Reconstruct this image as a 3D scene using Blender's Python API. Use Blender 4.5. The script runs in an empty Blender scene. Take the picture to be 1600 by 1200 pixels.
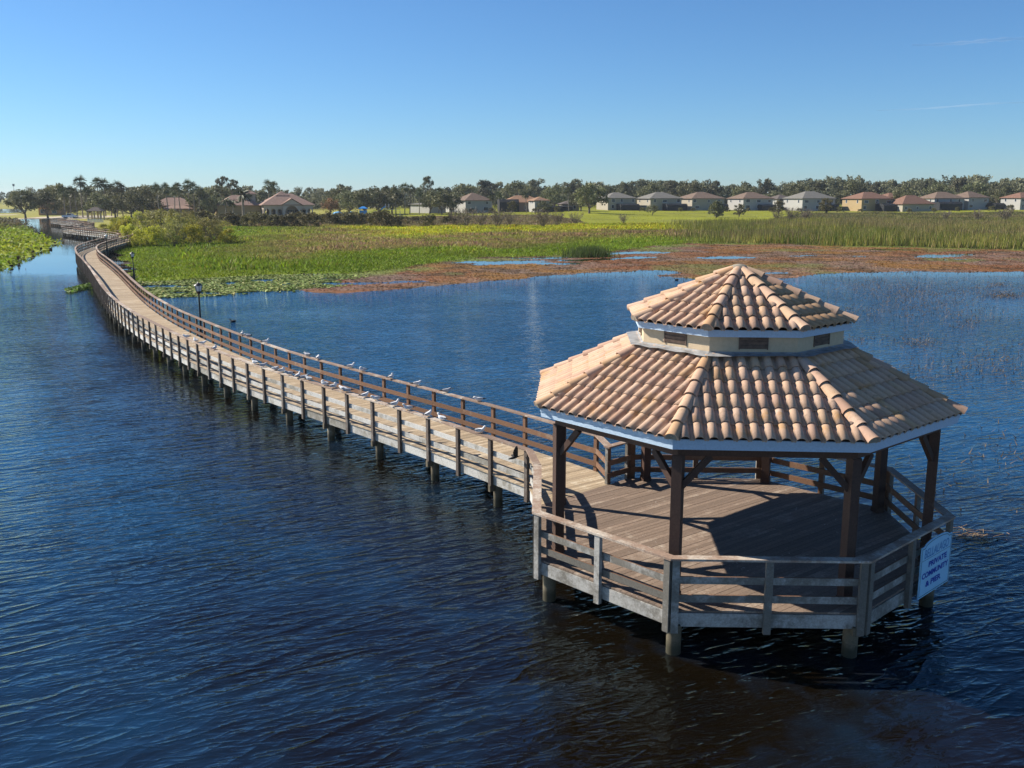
import bpy, math, random
import numpy as np
from mathutils import Vector, Matrix

R_ = math.radians
rng = np.random.default_rng(7)
random.seed(7)
scene = bpy.context.scene
COL = scene.collection

# ------------------------------------------------------------------ camera
CAM_H, PITCH, FPX = 8.668, 0.1947, 1491.35
camd = bpy.data.cameras.new("camera")
camd.sensor_width = 36.0
camd.lens = FPX / 1600.0 * 36.0
camd.clip_start = 0.1
camd.clip_end = 80000
cam = bpy.data.objects.new("camera", camd)
COL.objects.link(cam)
cam.location = (0, 0, CAM_H)
cam.rotation_euler = (math.pi / 2 - PITCH, 0, 0)
scene.camera = cam

def at(px, py, z=0.0):
    """point on the level z that was measured at (px, py) in the survey photograph"""
    c, s = math.cos(PITCH), math.sin(PITCH)
    dx, dv = (px - 800) / FPX, (600 - py) / FPX
    d = np.array([dx, c + dv * s, -s + dv * c])
    t = (z - CAM_H) / d[2]
    return np.array([0, 0, CAM_H]) + d * t

def bearing(px, Y):
    """x of the thing seen in survey column px (near the horizon line) at depth Y"""
    c, s = math.cos(PITCH), math.sin(PITCH)
    dv = 0.1950
    return (px - 800) / FPX / (c + dv * s) * Y

# ------------------------------------------------------------------ light
SUN_EL, SUN_AZ = R_(37.0), R_(158.0)          # azimuth counter-clockwise from +X
sdir = Vector((math.cos(SUN_EL) * math.cos(SUN_AZ), math.cos(SUN_EL) * math.sin(SUN_AZ), math.sin(SUN_EL)))
world = bpy.data.worlds.new("World")
scene.world = world
world.use_nodes = True
nt = world.node_tree
nt.nodes.clear()
sky = nt.nodes.new("ShaderNodeTexSky")
sky.sky_type = 'NISHITA'
sky.sun_disc = False
sky.sun_elevation = SUN_EL
sky.sun_rotation = math.atan2(sdir.x, sdir.y)
sky.altitude = 0
sky.air_density = 0.9
sky.dust_density = 0.15
sky.ozone_density = 10.0
bg = nt.nodes.new("ShaderNodeBackground")
bg.inputs['Strength'].default_value = 0.068
wo = nt.nodes.new("ShaderNodeOutputWorld")
wbal = nt.nodes.new("ShaderNodeMix"); wbal.data_type = 'RGBA'; wbal.blend_type = 'MULTIPLY'; wbal.inputs[0].default_value = 1.0
wbal.inputs[7].default_value = (0.94, 1.04, 1.04, 1)
nt.links.new(sky.outputs[0], wbal.inputs[6]); nt.links.new(wbal.outputs[2], bg.inputs['Color'])
nt.links.new(bg.outputs[0], wo.inputs['Surface'])
sund = bpy.data.lights.new("sun", 'SUN')
sund.energy = 5.0
sund.angle = R_(0.5)
sund.color = (1.0, 0.93, 0.82)
sun = bpy.data.objects.new("sun", sund)
COL.objects.link(sun)
sun.rotation_euler = (-sdir).to_track_quat('-Z', 'Y').to_euler()
sun.location = (-60, 40, 60)
scene.view_settings.view_transform = 'Standard'
scene.view_settings.look = 'None'
scene.view_settings.gamma = 1.0
scene.view_settings.exposure = 0.84
scene.cycles.max_bounces = 6
scene.cycles.use_denoising = True

# ------------------------------------------------------------------ object helpers
def tag(o, label=None, cat=None, group=None, kind=None):
    if label: o['label'] = label
    if cat: o['category'] = cat
    if group: o['group'] = group
    if kind: o['kind'] = kind
    return o

def thing(name, loc, label, cat, group=None, rz=0.0):
    o = bpy.data.objects.new(name, None)
    o.empty_display_size = 0.3
    COL.objects.link(o)
    o.location = loc
    o.rotation_euler = (0, 0, rz)
    return tag(o, label, cat, group)

def link_mesh(name, me, parent=None):
    o = bpy.data.objects.new(name, me)
    COL.objects.link(o)
    if parent is not None: o.parent = parent
    return o

def copy_thing(src, loc, rz=0.0, sc=1.0, label=None, group=None):
    """copy of a thing, its parts and their sub-parts (mesh data shared)"""
    def rec(o, par):
        c = o.copy()
        COL.objects.link(c)
        if par is not None: c.parent = par
        for ch in list(o.children): rec(ch, c)
        return c
    r = rec(src, None)
    r.location = loc
    r.rotation_euler = (0, 0, rz)
    r.scale = sc if hasattr(sc, '__len__') else (sc, sc, sc)
    if label: r['label'] = label
    if group: r['group'] = group
    return r

class MB:
    """collects polygons, then becomes ONE mesh object"""
    def __init__(s):
        s.v, s.f, s.m, s.t, s.sm = [], [], [], [], []
    def add(s, vs, fs, mat=0, tint=None, smooth=False):
        b = len(s.v)
        s.v.extend([tuple(p) for p in vs])
        t = random.random() if tint is None else tint
        for k, f in enumerate(fs):
            s.f.append([b + i for i in f])
            s.m.append(mat[k] if isinstance(mat, (list, tuple)) else mat)
            s.t.append(t)
            s.sm.append(smooth)
    def box(s, c, ax, ay, az, mat=0, tint=None):
        """centre and three half-axis vectors"""
        c, ax, ay, az = map(np.asarray, (c, ax, ay, az))
        vs = [c + i * ax + j * ay + k * az for k in (-1, 1) for j in (-1, 1) for i in (-1, 1)]
        fs = [(0, 2, 3, 1), (4, 5, 7, 6), (0, 1, 5, 4), (2, 6, 7, 3), (0, 4, 6, 2), (1, 3, 7, 5)]  # -z +z -y +y -x +x
        s.add(vs, fs, mat, tint)
    def abox(s, x0, x1, y0, y1, z0, z1, mat=0, tint=None):
        s.box(((x0 + x1) / 2, (y0 + y1) / 2, (z0 + z1) / 2), ((x1 - x0) / 2, 0, 0), (0, (y1 - y0) / 2, 0), (0, 0, (z1 - z0) / 2), mat, tint)
    def bar(s, p0, p1, w, h, mat=0, tint=None, up=(0, 0, 1)):
        """board from p0 to p1, w across (horizontal), h along up"""
        p0, p1, up = np.asarray(p0, float), np.asarray(p1, float), np.asarray(up, float)
        d = p1 - p0
        L = np.linalg.norm(d)
        d /= L
        side = np.cross(up, d)
        side /= np.linalg.norm(side)
        u = np.cross(d, side)
        s.box((p0 + p1) / 2, d * L / 2, side * w / 2, u * h / 2, mat, tint)
    def tube(s, pts, rad, n=8, mat=0, cap=True, tint=None, smooth=True):
        pts = [np.asarray(p, float) for p in pts]
        vs, fs = [], []
        for i, p in enumerate(pts):
            d = pts[min(i + 1, len(pts) - 1)] - pts[max(i - 1, 0)]
            d /= np.linalg.norm(d) + 1e-9
            a = np.cross(d, (0, 0, 1) if abs(d[2]) < 0.9 else (1, 0, 0))
            a /= np.linalg.norm(a)
            b = np.cross(d, a)
            r = rad[i] if hasattr(rad, '__len__') else rad
            for k in range(n):
                t = 2 * math.pi * k / n
                vs.append(p + r * (math.cos(t) * a + math.sin(t) * b))
        for i in range(len(pts) - 1):
            for k in range(n):
                fs.append((i * n + k, i * n + (k + 1) % n, (i + 1) * n + (k + 1) % n, (i + 1) * n + k))
        t = random.random() if tint is None else tint
        s.add(vs, fs, mat, t, smooth)
        if cap:
            s.add(vs[:n], [tuple(range(n))], mat, t)
            s.add(vs[-n:], [tuple(range(n))[::-1]], mat, t)
    def prism(s, poly, z0, z1, mat=0, tint=None):
        n = len(poly)
        vs = [(p[0], p[1], z0) for p in poly] + [(p[0], p[1], z1) for p in poly]
        fs = [tuple(range(n))[::-1], tuple(range(n, 2 * n))] + [(i, (i + 1) % n, n + (i + 1) % n, n + i) for i in range(n)]
        s.add(vs, fs, mat, tint)
    def mesh(s, name, mats, off=(0, 0, 0)):
        me = bpy.data.meshes.new(name)
        v = np.array(s.v, float) - np.asarray(off, float)
        me.from_pydata(v.tolist(), [], s.f)
        for m in (mats if isinstance(mats, (list, tuple)) else [mats]): me.materials.append(m)
        me.polygons.foreach_set('material_index', s.m)
        me.polygons.foreach_set('use_smooth', s.sm)
        a = me.attributes.new('tint', 'FLOAT', 'FACE')
        a.data.foreach_set('value', s.t)
        me.update()
        return me
    def build(s, name, mats, parent=None, root=None):
        """vertices are given in world space; root is the top-level Empty (unrotated)"""
        off = root.location if root is not None else (0, 0, 0)
        return link_mesh(name, s.mesh(name, mats, off), parent if parent is not None else root)

def np_mesh(name, V, F, mat, tint=None, colors=None, smooth=False):
    """V (n,3); F (m,3|4) int; tint per face; colors per vertex"""
    me = bpy.data.meshes.new(name)
    k = F.shape[1]
    me.vertices.add(len(V)); me.vertices.foreach_set('co', np.ascontiguousarray(V, np.float32).ravel())
    me.loops.add(F.size); me.loops.foreach_set('vertex_index', np.ascontiguousarray(F, np.int32).ravel())
    me.polygons.add(len(F))
    me.polygons.foreach_set('loop_start', np.arange(0, F.size, k, dtype=np.int32))
    try: me.polygons.foreach_set('loop_total', np.full(len(F), k, np.int32))
    except Exception: pass
    if smooth: me.polygons.foreach_set('use_smooth', np.ones(len(F), bool))
    for m in (mat if isinstance(mat, (list, tuple)) else [mat]): me.materials.append(m)
    if tint is not None:
        a = me.attributes.new('tint', 'FLOAT', 'FACE'); a.data.foreach_set('value', np.ascontiguousarray(tint, np.float32))
    if colors is not None:
        a = me.attributes.new('shade', 'FLOAT_COLOR', 'POINT')
        a.data.foreach_set('color', np.ascontiguousarray(np.c_[colors, np.ones(len(colors))], np.float32).ravel())
    me.update(calc_edges=True)
    return me

# ------------------------------------------------------------------ material helpers
class NT:
    def __init__(s, name):
        s.mat = bpy.data.materials.new(name); s.mat.use_nodes = True
        s.t = s.mat.node_tree; s.n = s.t.nodes; s.L = s.t.links
        s.bsdf = s.n['Principled BSDF']; s.out = s.n['Material Output']
    def new(s, t, **kw):
        n = s.n.new(t)
        for k, v in kw.items():
            if hasattr(n, k): setattr(n, k, v)
        return n
    def link(s, a, b): s.L.new(a, b)
    def pos(s): return s.new('ShaderNodeNewGeometry').outputs['Position']
    def obj(s): return s.new('ShaderNodeTexCoord').outputs['Object']
    def attr(s, name, out='Fac'): return s.new('ShaderNodeAttribute', attribute_name=name).outputs[out]
    def mapping(s, vec, scale=(1, 1, 1), rot=(0, 0, 0)):
        m = s.new('ShaderNodeMapping'); s.link(vec, m.inputs['Vector'])
        m.inputs['Scale'].default_value = scale; m.inputs['Rotation'].default_value = rot
        return m.outputs[0]
    def noise(s, vec, scale, detail=4, rough=0.55, dist=0.0):
        n = s.new('ShaderNodeTexNoise'); s.link(vec, n.inputs['Vector'])
        n.inputs['Scale'].default_value = scale; n.inputs['Detail'].default_value = detail
        n.inputs['Roughness'].default_value = rough; n.inputs['Distortion'].default_value = dist
        return n.outputs['Fac']
    def ramp(s, fac, stops, interp='LINEAR'):
        r = s.new('ShaderNodeValToRGB'); r.color_ramp.interpolation = interp
        e = r.color_ramp.elements
        while len(e) < len(stops): e.new(0.5)
        for i, (p, c) in enumerate(stops):
            e[i].position = p; e[i].color = (*c, 1) if len(c) == 3 else c
        s.link(fac, r.inputs[0]); return r.outputs[0]
    def mix(s, fac, a, b, mode='MIX'):
        m = s.new('ShaderNodeMix', data_type='RGBA', blend_type=mode)
        for v, i in ((fac, 0), (a, 6), (b, 7)):
            if hasattr(v, 'links') or hasattr(v, 'is_linked'): s.link(v, m.inputs[i])
            else: m.inputs[i].default_value = v if i == 0 else (*v, 1)
        return m.outputs[2]
    def math(s, op, a, b=0.0, c=None, clamp=False):
        m = s.new('ShaderNodeMath', operation=op, use_clamp=clamp)
        for v, i in ((a, 0), (b, 1)) + (((c, 2),) if c is not None else ()):
            if hasattr(v, 'is_linked'): s.link(v, m.inputs[i])
            else: m.inputs[i].default_value = v
        return m.outputs[0]
    def maprange(s, v, a, b, c, d, smooth=False):
        m = s.new('ShaderNodeMapRange', interpolation_type='SMOOTHSTEP' if smooth else 'LINEAR')
        s.link(v, m.inputs[0])
        for i, x in enumerate((a, b, c, d)): m.inputs[i + 1].default_value = x
        return m.outputs[0]
    def bump(s, h, dist=0.01, strength=1.0):
        b = s.new('ShaderNodeBump'); s.link(h, b.inputs['Height'])
        b.inputs['Distance'].default_value = dist; b.inputs['Strength'].default_value = strength
        s.link(b.outputs[0], s.bsdf.inputs['Normal']); return b
    def color(s, c):
        if hasattr(c, 'is_linked'): s.link(c, s.bsdf.inputs['Base Color'])
        else: s.bsdf.inputs['Base Color'].default_value = (*c, 1)
    def set(s, rough=None, spec=None, metal=None):
        if rough is not None: s.bsdf.inputs['Roughness'].default_value = rough
        if spec is not None: s.bsdf.inputs['Specular IOR Level'].default_value = spec
        if metal is not None: s.bsdf.inputs['Metallic'].default_value = metal
        return s

def plain(name, c, rough=0.6, var=0.12, scale=3.0, spec=0.3, metal=0.0):
    m = NT(name); n = m.noise(m.obj(), scale, 5, 0.6)
    lo = tuple(x * (1 - var) for x in c); hi = tuple(min(1, x * (1 + var)) for x in c)
    m.color(m.ramp(n, [(0.3, lo), (0.7, hi)])); m.set(rough, spec, metal); return m.mat

def wood(name, base, grey, amount, rough=0.75, streak=(1, 1, 1), dark=0.55, drop=0.0, wet=False):
    """weathered timber: stain colour, grey weathered patches, per-board tint, grain"""
    m = NT(name); p = m.pos(); t = m.attr('tint')
    patch = m.noise(p, 1.6, 6, 0.65)
    fine = m.noise(m.mapping(p, streak), 9, 6, 0.7)
    f = m.math('ADD', m.math('MULTIPLY', patch, 0.7), m.math('MULTIPLY', fine, 0.35))
    f = m.maprange(m.math('ADD', f, m.math('MULTIPLY', t, 0.18)), 0.78 - amount, 0.98 - amount, 0, 1, True)
    c = m.mix(f, base, grey)
    br = m.maprange(t, 0, 1, 0.8, 1.14)
    grain = m.maprange(m.noise(p, 26, 5, 0.7), 0.3, 0.7, dark + 0.15, 1.15)
    hs = m.new('ShaderNodeHueSaturation'); m.link(c, hs.inputs['Color']); m.link(m.math('MULTIPLY', br, grain), hs.inputs['Value'])
    col = hs.outputs[0]
    if drop:      # bird droppings
        sp = m.math('MULTIPLY', m.maprange(m.noise(p, 13, 3, 0.6, 0.4), 0.66, 0.70, 0, 1), m.maprange(m.noise(p, 0.7, 3, 0.5), 0.62 - drop * .4, 0.72 - drop * .4, 0, 1))
        col = m.mix(m.math('MULTIPLY', sp, 0.8), col, (0.62, 0.61, 0.58))
    if wet:       # algae and damp above the waterline
        sz = m.new('ShaderNodeSeparateXYZ'); m.link(p, sz.inputs[0])
        col = m.mix(m.maprange(m.math('ADD', sz.outputs['Z'], m.math('MULTIPLY', m.noise(p, 5, 4, .6), -.3)), 0.18, -0.02, 0, 0.85, True), col, (0.035, 0.032, 0.018))
    m.color(col); m.set(rough, 0.25)
    m.bump(m.noise(p, 40, 4, 0.7), 0.006, 0.6)
    return m.mat

M = {}
M['stain'] = wood('stained_wood', (0.17, 0.093, 0.055), (0.27, 0.21, 0.16), 0.10)
M['capwood'] = wood('cap_board_wood', (0.27, 0.185, 0.135), (0.46, 0.40, 0.33), 0.20, drop=0.5)
M['weather'] = wood('weathered_wood', (0.27, 0.245, 0.20), (0.50, 0.48, 0.44), 0.30)
M['weatherg'] = wood('weathered_gazebo_wood', (0.17, 0.155, 0.13), (0.36, 0.345, 0.315), 0.20)
M['postgrey'] = wood('weathered_post', (0.13, 0.10, 0.08), (0.27, 0.25, 0.22), 0.15)
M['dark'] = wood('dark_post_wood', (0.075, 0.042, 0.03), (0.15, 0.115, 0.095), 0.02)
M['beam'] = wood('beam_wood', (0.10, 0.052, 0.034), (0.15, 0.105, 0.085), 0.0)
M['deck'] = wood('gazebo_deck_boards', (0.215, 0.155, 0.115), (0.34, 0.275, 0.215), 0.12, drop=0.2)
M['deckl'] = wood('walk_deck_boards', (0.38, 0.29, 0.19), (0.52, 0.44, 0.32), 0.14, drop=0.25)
M['pile'] = wood('pile_wood', (0.14, 0.115, 0.075), (0.29, 0.26, 0.195), 0.12, wet=True)
M['white'] = plain('white_paint', (0.6, 0.61, 0.62), 0.5, 0.06, 5)
M['trim'] = wood('pale_blue_trim_paint', (0.40, 0.50, 0.60), (0.30, 0.36, 0.41), -0.10, 0.55, dark=0.75)
M['stucco'] = plain('cream_stucco', (0.52, 0.40, 0.26), 0.85, 0.07, 14)
M['flash'] = plain('metal_flashing', (0.26, 0.26, 0.26), 0.6, 0.4, 6)
M['vent'] = plain('vent_boards', (0.13, 0.085, 0.06), 0.7, 0.35, 9)
M['mortar'] = plain('grey_mortar', (0.25, 0.22, 0.17), 0.9, 0.3, 12)
M['black'] = plain('black_metal', (0.012, 0.013, 0.014), 0.4, 0.2, 5, 0.4)

def tile_mat():
    m = NT('clay_roof_tile'); t = m.attr('tint'); p = m.pos()
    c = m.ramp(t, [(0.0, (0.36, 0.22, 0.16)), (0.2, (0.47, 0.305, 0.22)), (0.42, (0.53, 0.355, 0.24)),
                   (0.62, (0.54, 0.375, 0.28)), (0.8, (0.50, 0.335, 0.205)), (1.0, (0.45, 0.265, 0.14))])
    n1 = m.noise(p, 1.7, 6, 0.68)
    c = m.mix(m.maprange(n1, 0.54, 0.70, 0, 0.65, True), c, (0.46, 0.235, 0.06))
    n2 = m.noise(m.mapping(p, (1, 1, .35)), 7, 6, 0.72)
    c = m.mix(m.maprange(n2, 0.54, 0.72, 0, 0.65, True), c, (0.21, 0.165, 0.105))
    n3 = m.noise(p, 22, 5, 0.7)
    c = m.mix(m.maprange(n3, 0.3, 0.7, 0.35, 0.0), c, (0.30, 0.20, 0.13))
    c = m.mix(m.maprange(m.noise(p, 3.3, 5, 0.6), 0.62, 0.74, 0, 0.3, True), c, (0.60, 0.50, 0.40))
    m.color(c); m.set(0.85, 0.2)
    m.bump(m.noise(p, 60, 4, 0.7), 0.004, 0.5)
    return m.mat
M['tile'] = tile_mat()

def water_mat():
    m = NT('lake_water'); p = m.pos()
    sep = m.new('ShaderNodeSeparateXYZ'); m.link(p, sep.inputs[0])
    flat = m.mapping(p, (1, 1, 0), (0, 0, 0))
    def along(deg, k):      # wave crests run along this direction
        return m.mapping(m.mapping(flat, (1, 1, 1), (0, 0, R_(-deg))), (k, 1.0, 1))
    wv = along(30, 0.30); wv2 = along(16, 0.38); wv3 = along(55, 0.55)
    def ridge(v, sc, d=2, rough=0.45, dist=0.6):
        n = m.noise(v, sc, d, rough, dist)
        a = m.math('ABSOLUTE', m.math('MULTIPLY_ADD', n, 2.0, -1.0))
        return m.math('POWER', m.math('SUBTRACT', 1.0, a), 2.8)
    big = ridge(wv, 2.0, 1, 0.4, 0.35)
    mid = ridge(wv2, 4.2, 2, 0.5, 0.3)
    mid2 = m.noise(wv3, 6.5, 2, 0.5, 0.2)
    swell = m.noise(along(40, 0.5), 0.7, 1, 0.4)
    fine = m.noise(flat, 17, 3, 0.6)
    h = m.math('MULTIPLY', big, 0.050)
    h = m.math('MULTIPLY_ADD', mid, 0.022, h)
    h = m.math('MULTIPLY_ADD', mid2, 0.017, h)
    h = m.math('MULTIPLY_ADD', swell, 0.06, h)
    h = m.math('MULTIPLY_ADD', fine, 0.0036, h)
    gust = m.maprange(m.noise(flat, 0.05, 4, 0.55, 0.5), 0.32, 0.68, 0.5, 1.35, True)
    lee = m.maprange(sep.outputs['Y'], 80, 114, 1.0, 0.03, True)          # shelter towards the marsh
    leeL = m.maprange(m.math('MULTIPLY_ADD', sep.outputs['X'], 1.0, m.math('MULTIPLY', sep.outputs['Y'], 0.72)), -8, 14, 0, 1, True)
    calm = m.maprange(m.attr('clear'), 0.0, 0.4, 0.62, 1.0)      # the piles and deck break the chop
    h = m.math('MULTIPLY', m.math('MULTIPLY', m.math('MULTIPLY', h, gust), lee), calm)
    b = m.bump(h, 1.0, 1.0)
    mottle = m.noise(flat, 0.25, 4, 0.6)
    brown = m.ramp(mottle, [(0.3, (0.0032, 0.0023, 0.0011)), (0.7, (0.0066, 0.0045, 0.0022))])
    # sky-reflection blue painted into the base colour, left brown round boardwalk and gazebo
    clear = m.math('ADD', m.attr('clear'), m.math('MULTIPLY', m.math('ADD', mottle, -0.5), 1.4), clamp=True)
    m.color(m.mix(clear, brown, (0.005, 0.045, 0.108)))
    dif = m.new('ShaderNodeBsdfDiffuse'); gl = m.new('ShaderNodeBsdfGlossy'); fr_ = m.new('ShaderNodeFresnel'); mx = m.new('ShaderNodeMixShader')
    m.link(m.bsdf.inputs['Base Color'].links[0].from_socket, dif.inputs['Color'])
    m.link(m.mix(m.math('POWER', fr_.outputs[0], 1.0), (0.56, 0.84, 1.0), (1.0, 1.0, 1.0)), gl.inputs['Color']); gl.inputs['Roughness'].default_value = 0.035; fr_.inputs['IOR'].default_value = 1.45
    m.link(b.outputs[0], gl.inputs['Normal']); m.link(b.outputs[0], fr_.inputs['Normal'])
    m.link(fr_.outputs[0], mx.inputs[0]); m.link(dif.outputs[0], mx.inputs[1]); m.link(gl.outputs[0], mx.inputs[2]); m.link(mx.outputs[0], m.out.inputs['Surface'])
    m.n.remove(m.bsdf)
    return m.mat
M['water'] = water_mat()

def shade_mat(name, rough=0.9, transl=0.0, spec=0.1, vary=0.35, scale=1.4):
    """colour from the 'shade' vertex colours of the mesh (what grows there), with fine noise"""
    m = NT(name); c = m.attr('shade', 'Color')
    n = m.noise(m.pos(), scale, 6, 0.7)
    hs = m.new('ShaderNodeHueSaturation'); m.link(c, hs.inputs['Color']); m.link(m.maprange(n, 0.3, 0.7, 1 - vary, 1 + vary), hs.inputs['Value'])
    m.color(hs.outputs[0]); m.set(rough, spec)
    if transl:
        tr = m.new('ShaderNodeBsdfTranslucent'); m.link(hs.outputs[0], tr.inputs['Color'])
        mx = m.new('ShaderNodeMixShader'); mx.inputs[0].default_value = transl
        m.link(m.bsdf.outputs[0], mx.inputs[1]); m.link(tr.outputs[0], mx.inputs[2]); m.link(mx.outputs[0], m.out.inputs['Surface'])
    return m.mat
M['ground'] = shade_mat('marsh_ground')
M['blade'] = shade_mat('plant_blades', 0.7, 0.35, 0.2, 0.2, 0.8)
M['pad'] = shade_mat('lily_leaf', 0.7, 0.1, 0.15, 0.15, 2.0)

def leaf_mat(name, stops, transl=0.25):
    m = NT(name); t = m.attr('tint')
    info = m.new('ShaderNodeObjectInfo')
    c = m.ramp(t, stops)
    hs = m.new('ShaderNodeHueSaturation'); m.link(c, hs.inputs['Color'])
    m.link(m.maprange(info.outputs['Random'], 0, 1, 0.75, 1.25), hs.inputs['Value'])
    m.link(m.maprange(info.outputs['Random'], 0, 1, 0.485, 0.515), hs.inputs['Hue'])
    m.color(hs.outputs[0]); m.set(0.6, 0.2)
    tr = m.new('ShaderNodeBsdfTranslucent'); m.link(hs.outputs[0], tr.inputs['Color'])
    mx = m.new('ShaderNodeMixShader'); mx.inputs[0].default_value = transl
    m.link(m.bsdf.outputs[0], mx.inputs[1]); m.link(tr.outputs[0], mx.inputs[2]); m.link(mx.outputs[0], m.out.inputs['Surface'])
    return m.mat
M['oak'] = leaf_mat('oak_leaves', [(0, (0.07, 0.08, 0.033)), (0.5, (0.145, 0.15, 0.065)), (1, (0.25, 0.24, 0.13))])
M['wood_far'] = leaf_mat('woodland_leaves', [(0, (0.06, 0.066, 0.036)), (0.5, (0.125, 0.125, 0.068)), (1, (0.21, 0.20, 0.12))])
M['palm'] = leaf_mat('palm_fronds', [(0, (0.045, 0.06, 0.022)), (0.6, (0.10, 0.115, 0.045)), (1, (0.22, 0.19, 0.09))], 0.1)
M['willow'] = leaf_mat('willow_leaves', [(0, (0.20, 0.20, 0.03)), (0.45, (0.36, 0.36, 0.04)), (0.8, (0.52, 0.49, 0.05)), (1, (0.62, 0.55, 0.06))], 0.35)
M['willowg'] = leaf_mat('sparse_willow_leaves', [(0, (0.15, 0.135, 0.06)), (0.5, (0.26, 0.24, 0.08)), (0.85, (0.40, 0.37, 0.07)), (1, (0.50, 0.45, 0.08))], 0.3)
M['scrub'] = leaf_mat('scrub_leaves', [(0, (0.05, 0.055, 0.02)), (0.5, (0.11, 0.10, 0.035)), (1, (0.2, 0.16, 0.06))])
M['twig'] = leaf_mat('bare_twigs', [(0, (0.12, 0.095, 0.07)), (0.5, (0.19, 0.15, 0.11)), (1, (0.26, 0.21, 0.16))], 0.0)
M['rust'] = leaf_mat('rusty_leaves', [(0, (0.14, 0.07, 0.03)), (0.5, (0.25, 0.13, 0.055)), (1, (0.33, 0.19, 0.09))])
M['bark'] = plain('bark', (0.13, 0.105, 0.085), 0.9, 0.35, 2)
M['palmbark'] = plain('palm_bark', (0.26, 0.22, 0.18), 0.9, 0.3, 3)

# ------------------------------------------------------------------ terrain maths
def lat(ix, iy, seed):
    h = (ix.astype(np.int64) * 374761393 + iy.astype(np.int64) * 668265263 + seed * 974634777) & 0x7fffffff
    h = ((h ^ (h >> 13)) * 1274126177) & 0x7fffffff
    h = h ^ (h >> 16)
    return (h & 0xffff) / 65535.0
def vn(x, y, sc, seed=0):
    x = np.asarray(x, float) / sc; y = np.asarray(y, float) / sc
    ix, iy = np.floor(x), np.floor(y); fx, fy = x - ix, y - iy
    fx = fx * fx * (3 - 2 * fx); fy = fy * fy * (3 - 2 * fy)
    a = lat(ix, iy, seed); b = lat(ix + 1, iy, seed); c = lat(ix, iy + 1, seed); d = lat(ix + 1, iy + 1, seed)
    return (a * (1 - fx) + b * fx) * (1 - fy) + (c * (1 - fx) + d * fx) * fy
def fbm(x, y, sc, seed=0, o=4):
    r = 0; a = 0.5; t = 0
    for i in range(o): r = r + a * vn(x, y, sc / 2 ** i, seed + i * 17); t += a; a *= 0.55
    return r / t
def ss(a, b, x):
    t = np.clip((x - a) / (b - a), 0, 1); return t * t * (3 - 2 * t)

def poly(px): return np.array([at(x, y)[:2] for x, y in px])
def sdist(P, x, y):
    """signed distance to polygon, positive inside"""
    x = np.asarray(x, float); y = np.asarray(y, float)
    d = np.full(x.shape, 1e18); ins = np.zeros(x.shape, bool)
    n = len(P)
    for i in range(n):
        ax, ay = P[i]; bx, by = P[(i + 1) % n]
        ex, ey = bx - ax, by - ay
        t = np.clip(((x - ax) * ex + (y - ay) * ey) / (ex * ex + ey * ey + 1e-12), 0, 1)
        d = np.minimum(d, (x - ax - t * ex) ** 2 + (y - ay - t * ey) ** 2)
        c = ((ay > y) != (by > y))
        ins ^= c & (x < ax + (y - ay) * ex / (ey if abs(ey) > 1e-12 else 1e-12))
    return np.where(ins, 1, -1) * np.sqrt(d)

LAND = np.vstack([poly([(-330, 342), (0, 342), (40, 342.6), (82, 341.6), (120, 343.4), (136, 345.4), (142, 349), (150, 355), (180, 360.5),
    (203, 367), (188, 375), (176, 380), (180, 390), (188, 402), (203, 425), (214, 440), (232, 441), (300, 438), (400, 433), (470, 429),
    (540, 428), (620, 420), (700, 410), (745, 402.5), (840, 401), (930, 397), (960, 393), (1020, 386), (1080, 381), (1200, 381), (1300, 384),
    (1420, 386), (1620, 391), (1900, 396)]), [[2500, 400], [6000, 6000], [-6000, 6000], [-2500, 480]]])
ISLE = poly([(-300, 347), (0, 347), (26, 350), (46, 360), (60, 371), (90, 379), (74, 389), (42, 401), (20, 411), (0, 420), (-60, 436), (-300, 440)])
INLET = poly([(-330, 333.5), (0, 333), (30, 332.5), (46, 329), (30, 326.5), (-330, 326)])
POND = poly([(1565, 357), (1600, 354), (1700, 354), (1700, 361), (1600, 360)])
FLATS = poly([(445, 453), (490, 455), (540, 457), (640, 449), (700, 445), (760, 440), (860, 430), (905, 427), (960, 425), (1000, 422.5), (1062, 423), (1085, 421.5),
    (1048, 428), (1042, 431), (1100, 436), (1215, 438), (1250, 431), (1310, 426), (1400, 424.6), (1620, 424.6), (1900, 423), (1900, 392), (1600, 388),
    (1300, 381), (1060, 377), (960, 388), (840, 396), (700, 405), (560, 426), (500, 438)])
LILY = poly([(228, 439), (236, 455), (250, 463), (300, 461.5), (350, 459), (450, 453), (520, 446), (560, 432), (400, 430), (260, 436)])
PUD = [((740, 409), (880, 412), 2.2), ((930, 396), (1005, 394.5), 3.2), ((760, 413), (830, 408), 1.3), ((470, 445), (640, 441), 1.2), ((1345, 401), (1375, 400), 0.8),
       ((1452, 401), (1500, 398), 1.8), ((1475, 406), (1500, 405.5), 0.8), ((1540, 389), (1640, 389), 1.2), ((900, 407), (1010, 402), 1.5), ((1100, 403), (1160, 402), 1.6),
       ((1210, 427), (1222, 426), 1.0), ((830, 404), (930, 400), 1.6), ((1240, 400), (1270, 399), .8), ((1380, 390), (1440, 390), 1.5)]
PUD = [(at(*a)[:2], at(*b)[:2], w) for a, b, w in PUD]

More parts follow.
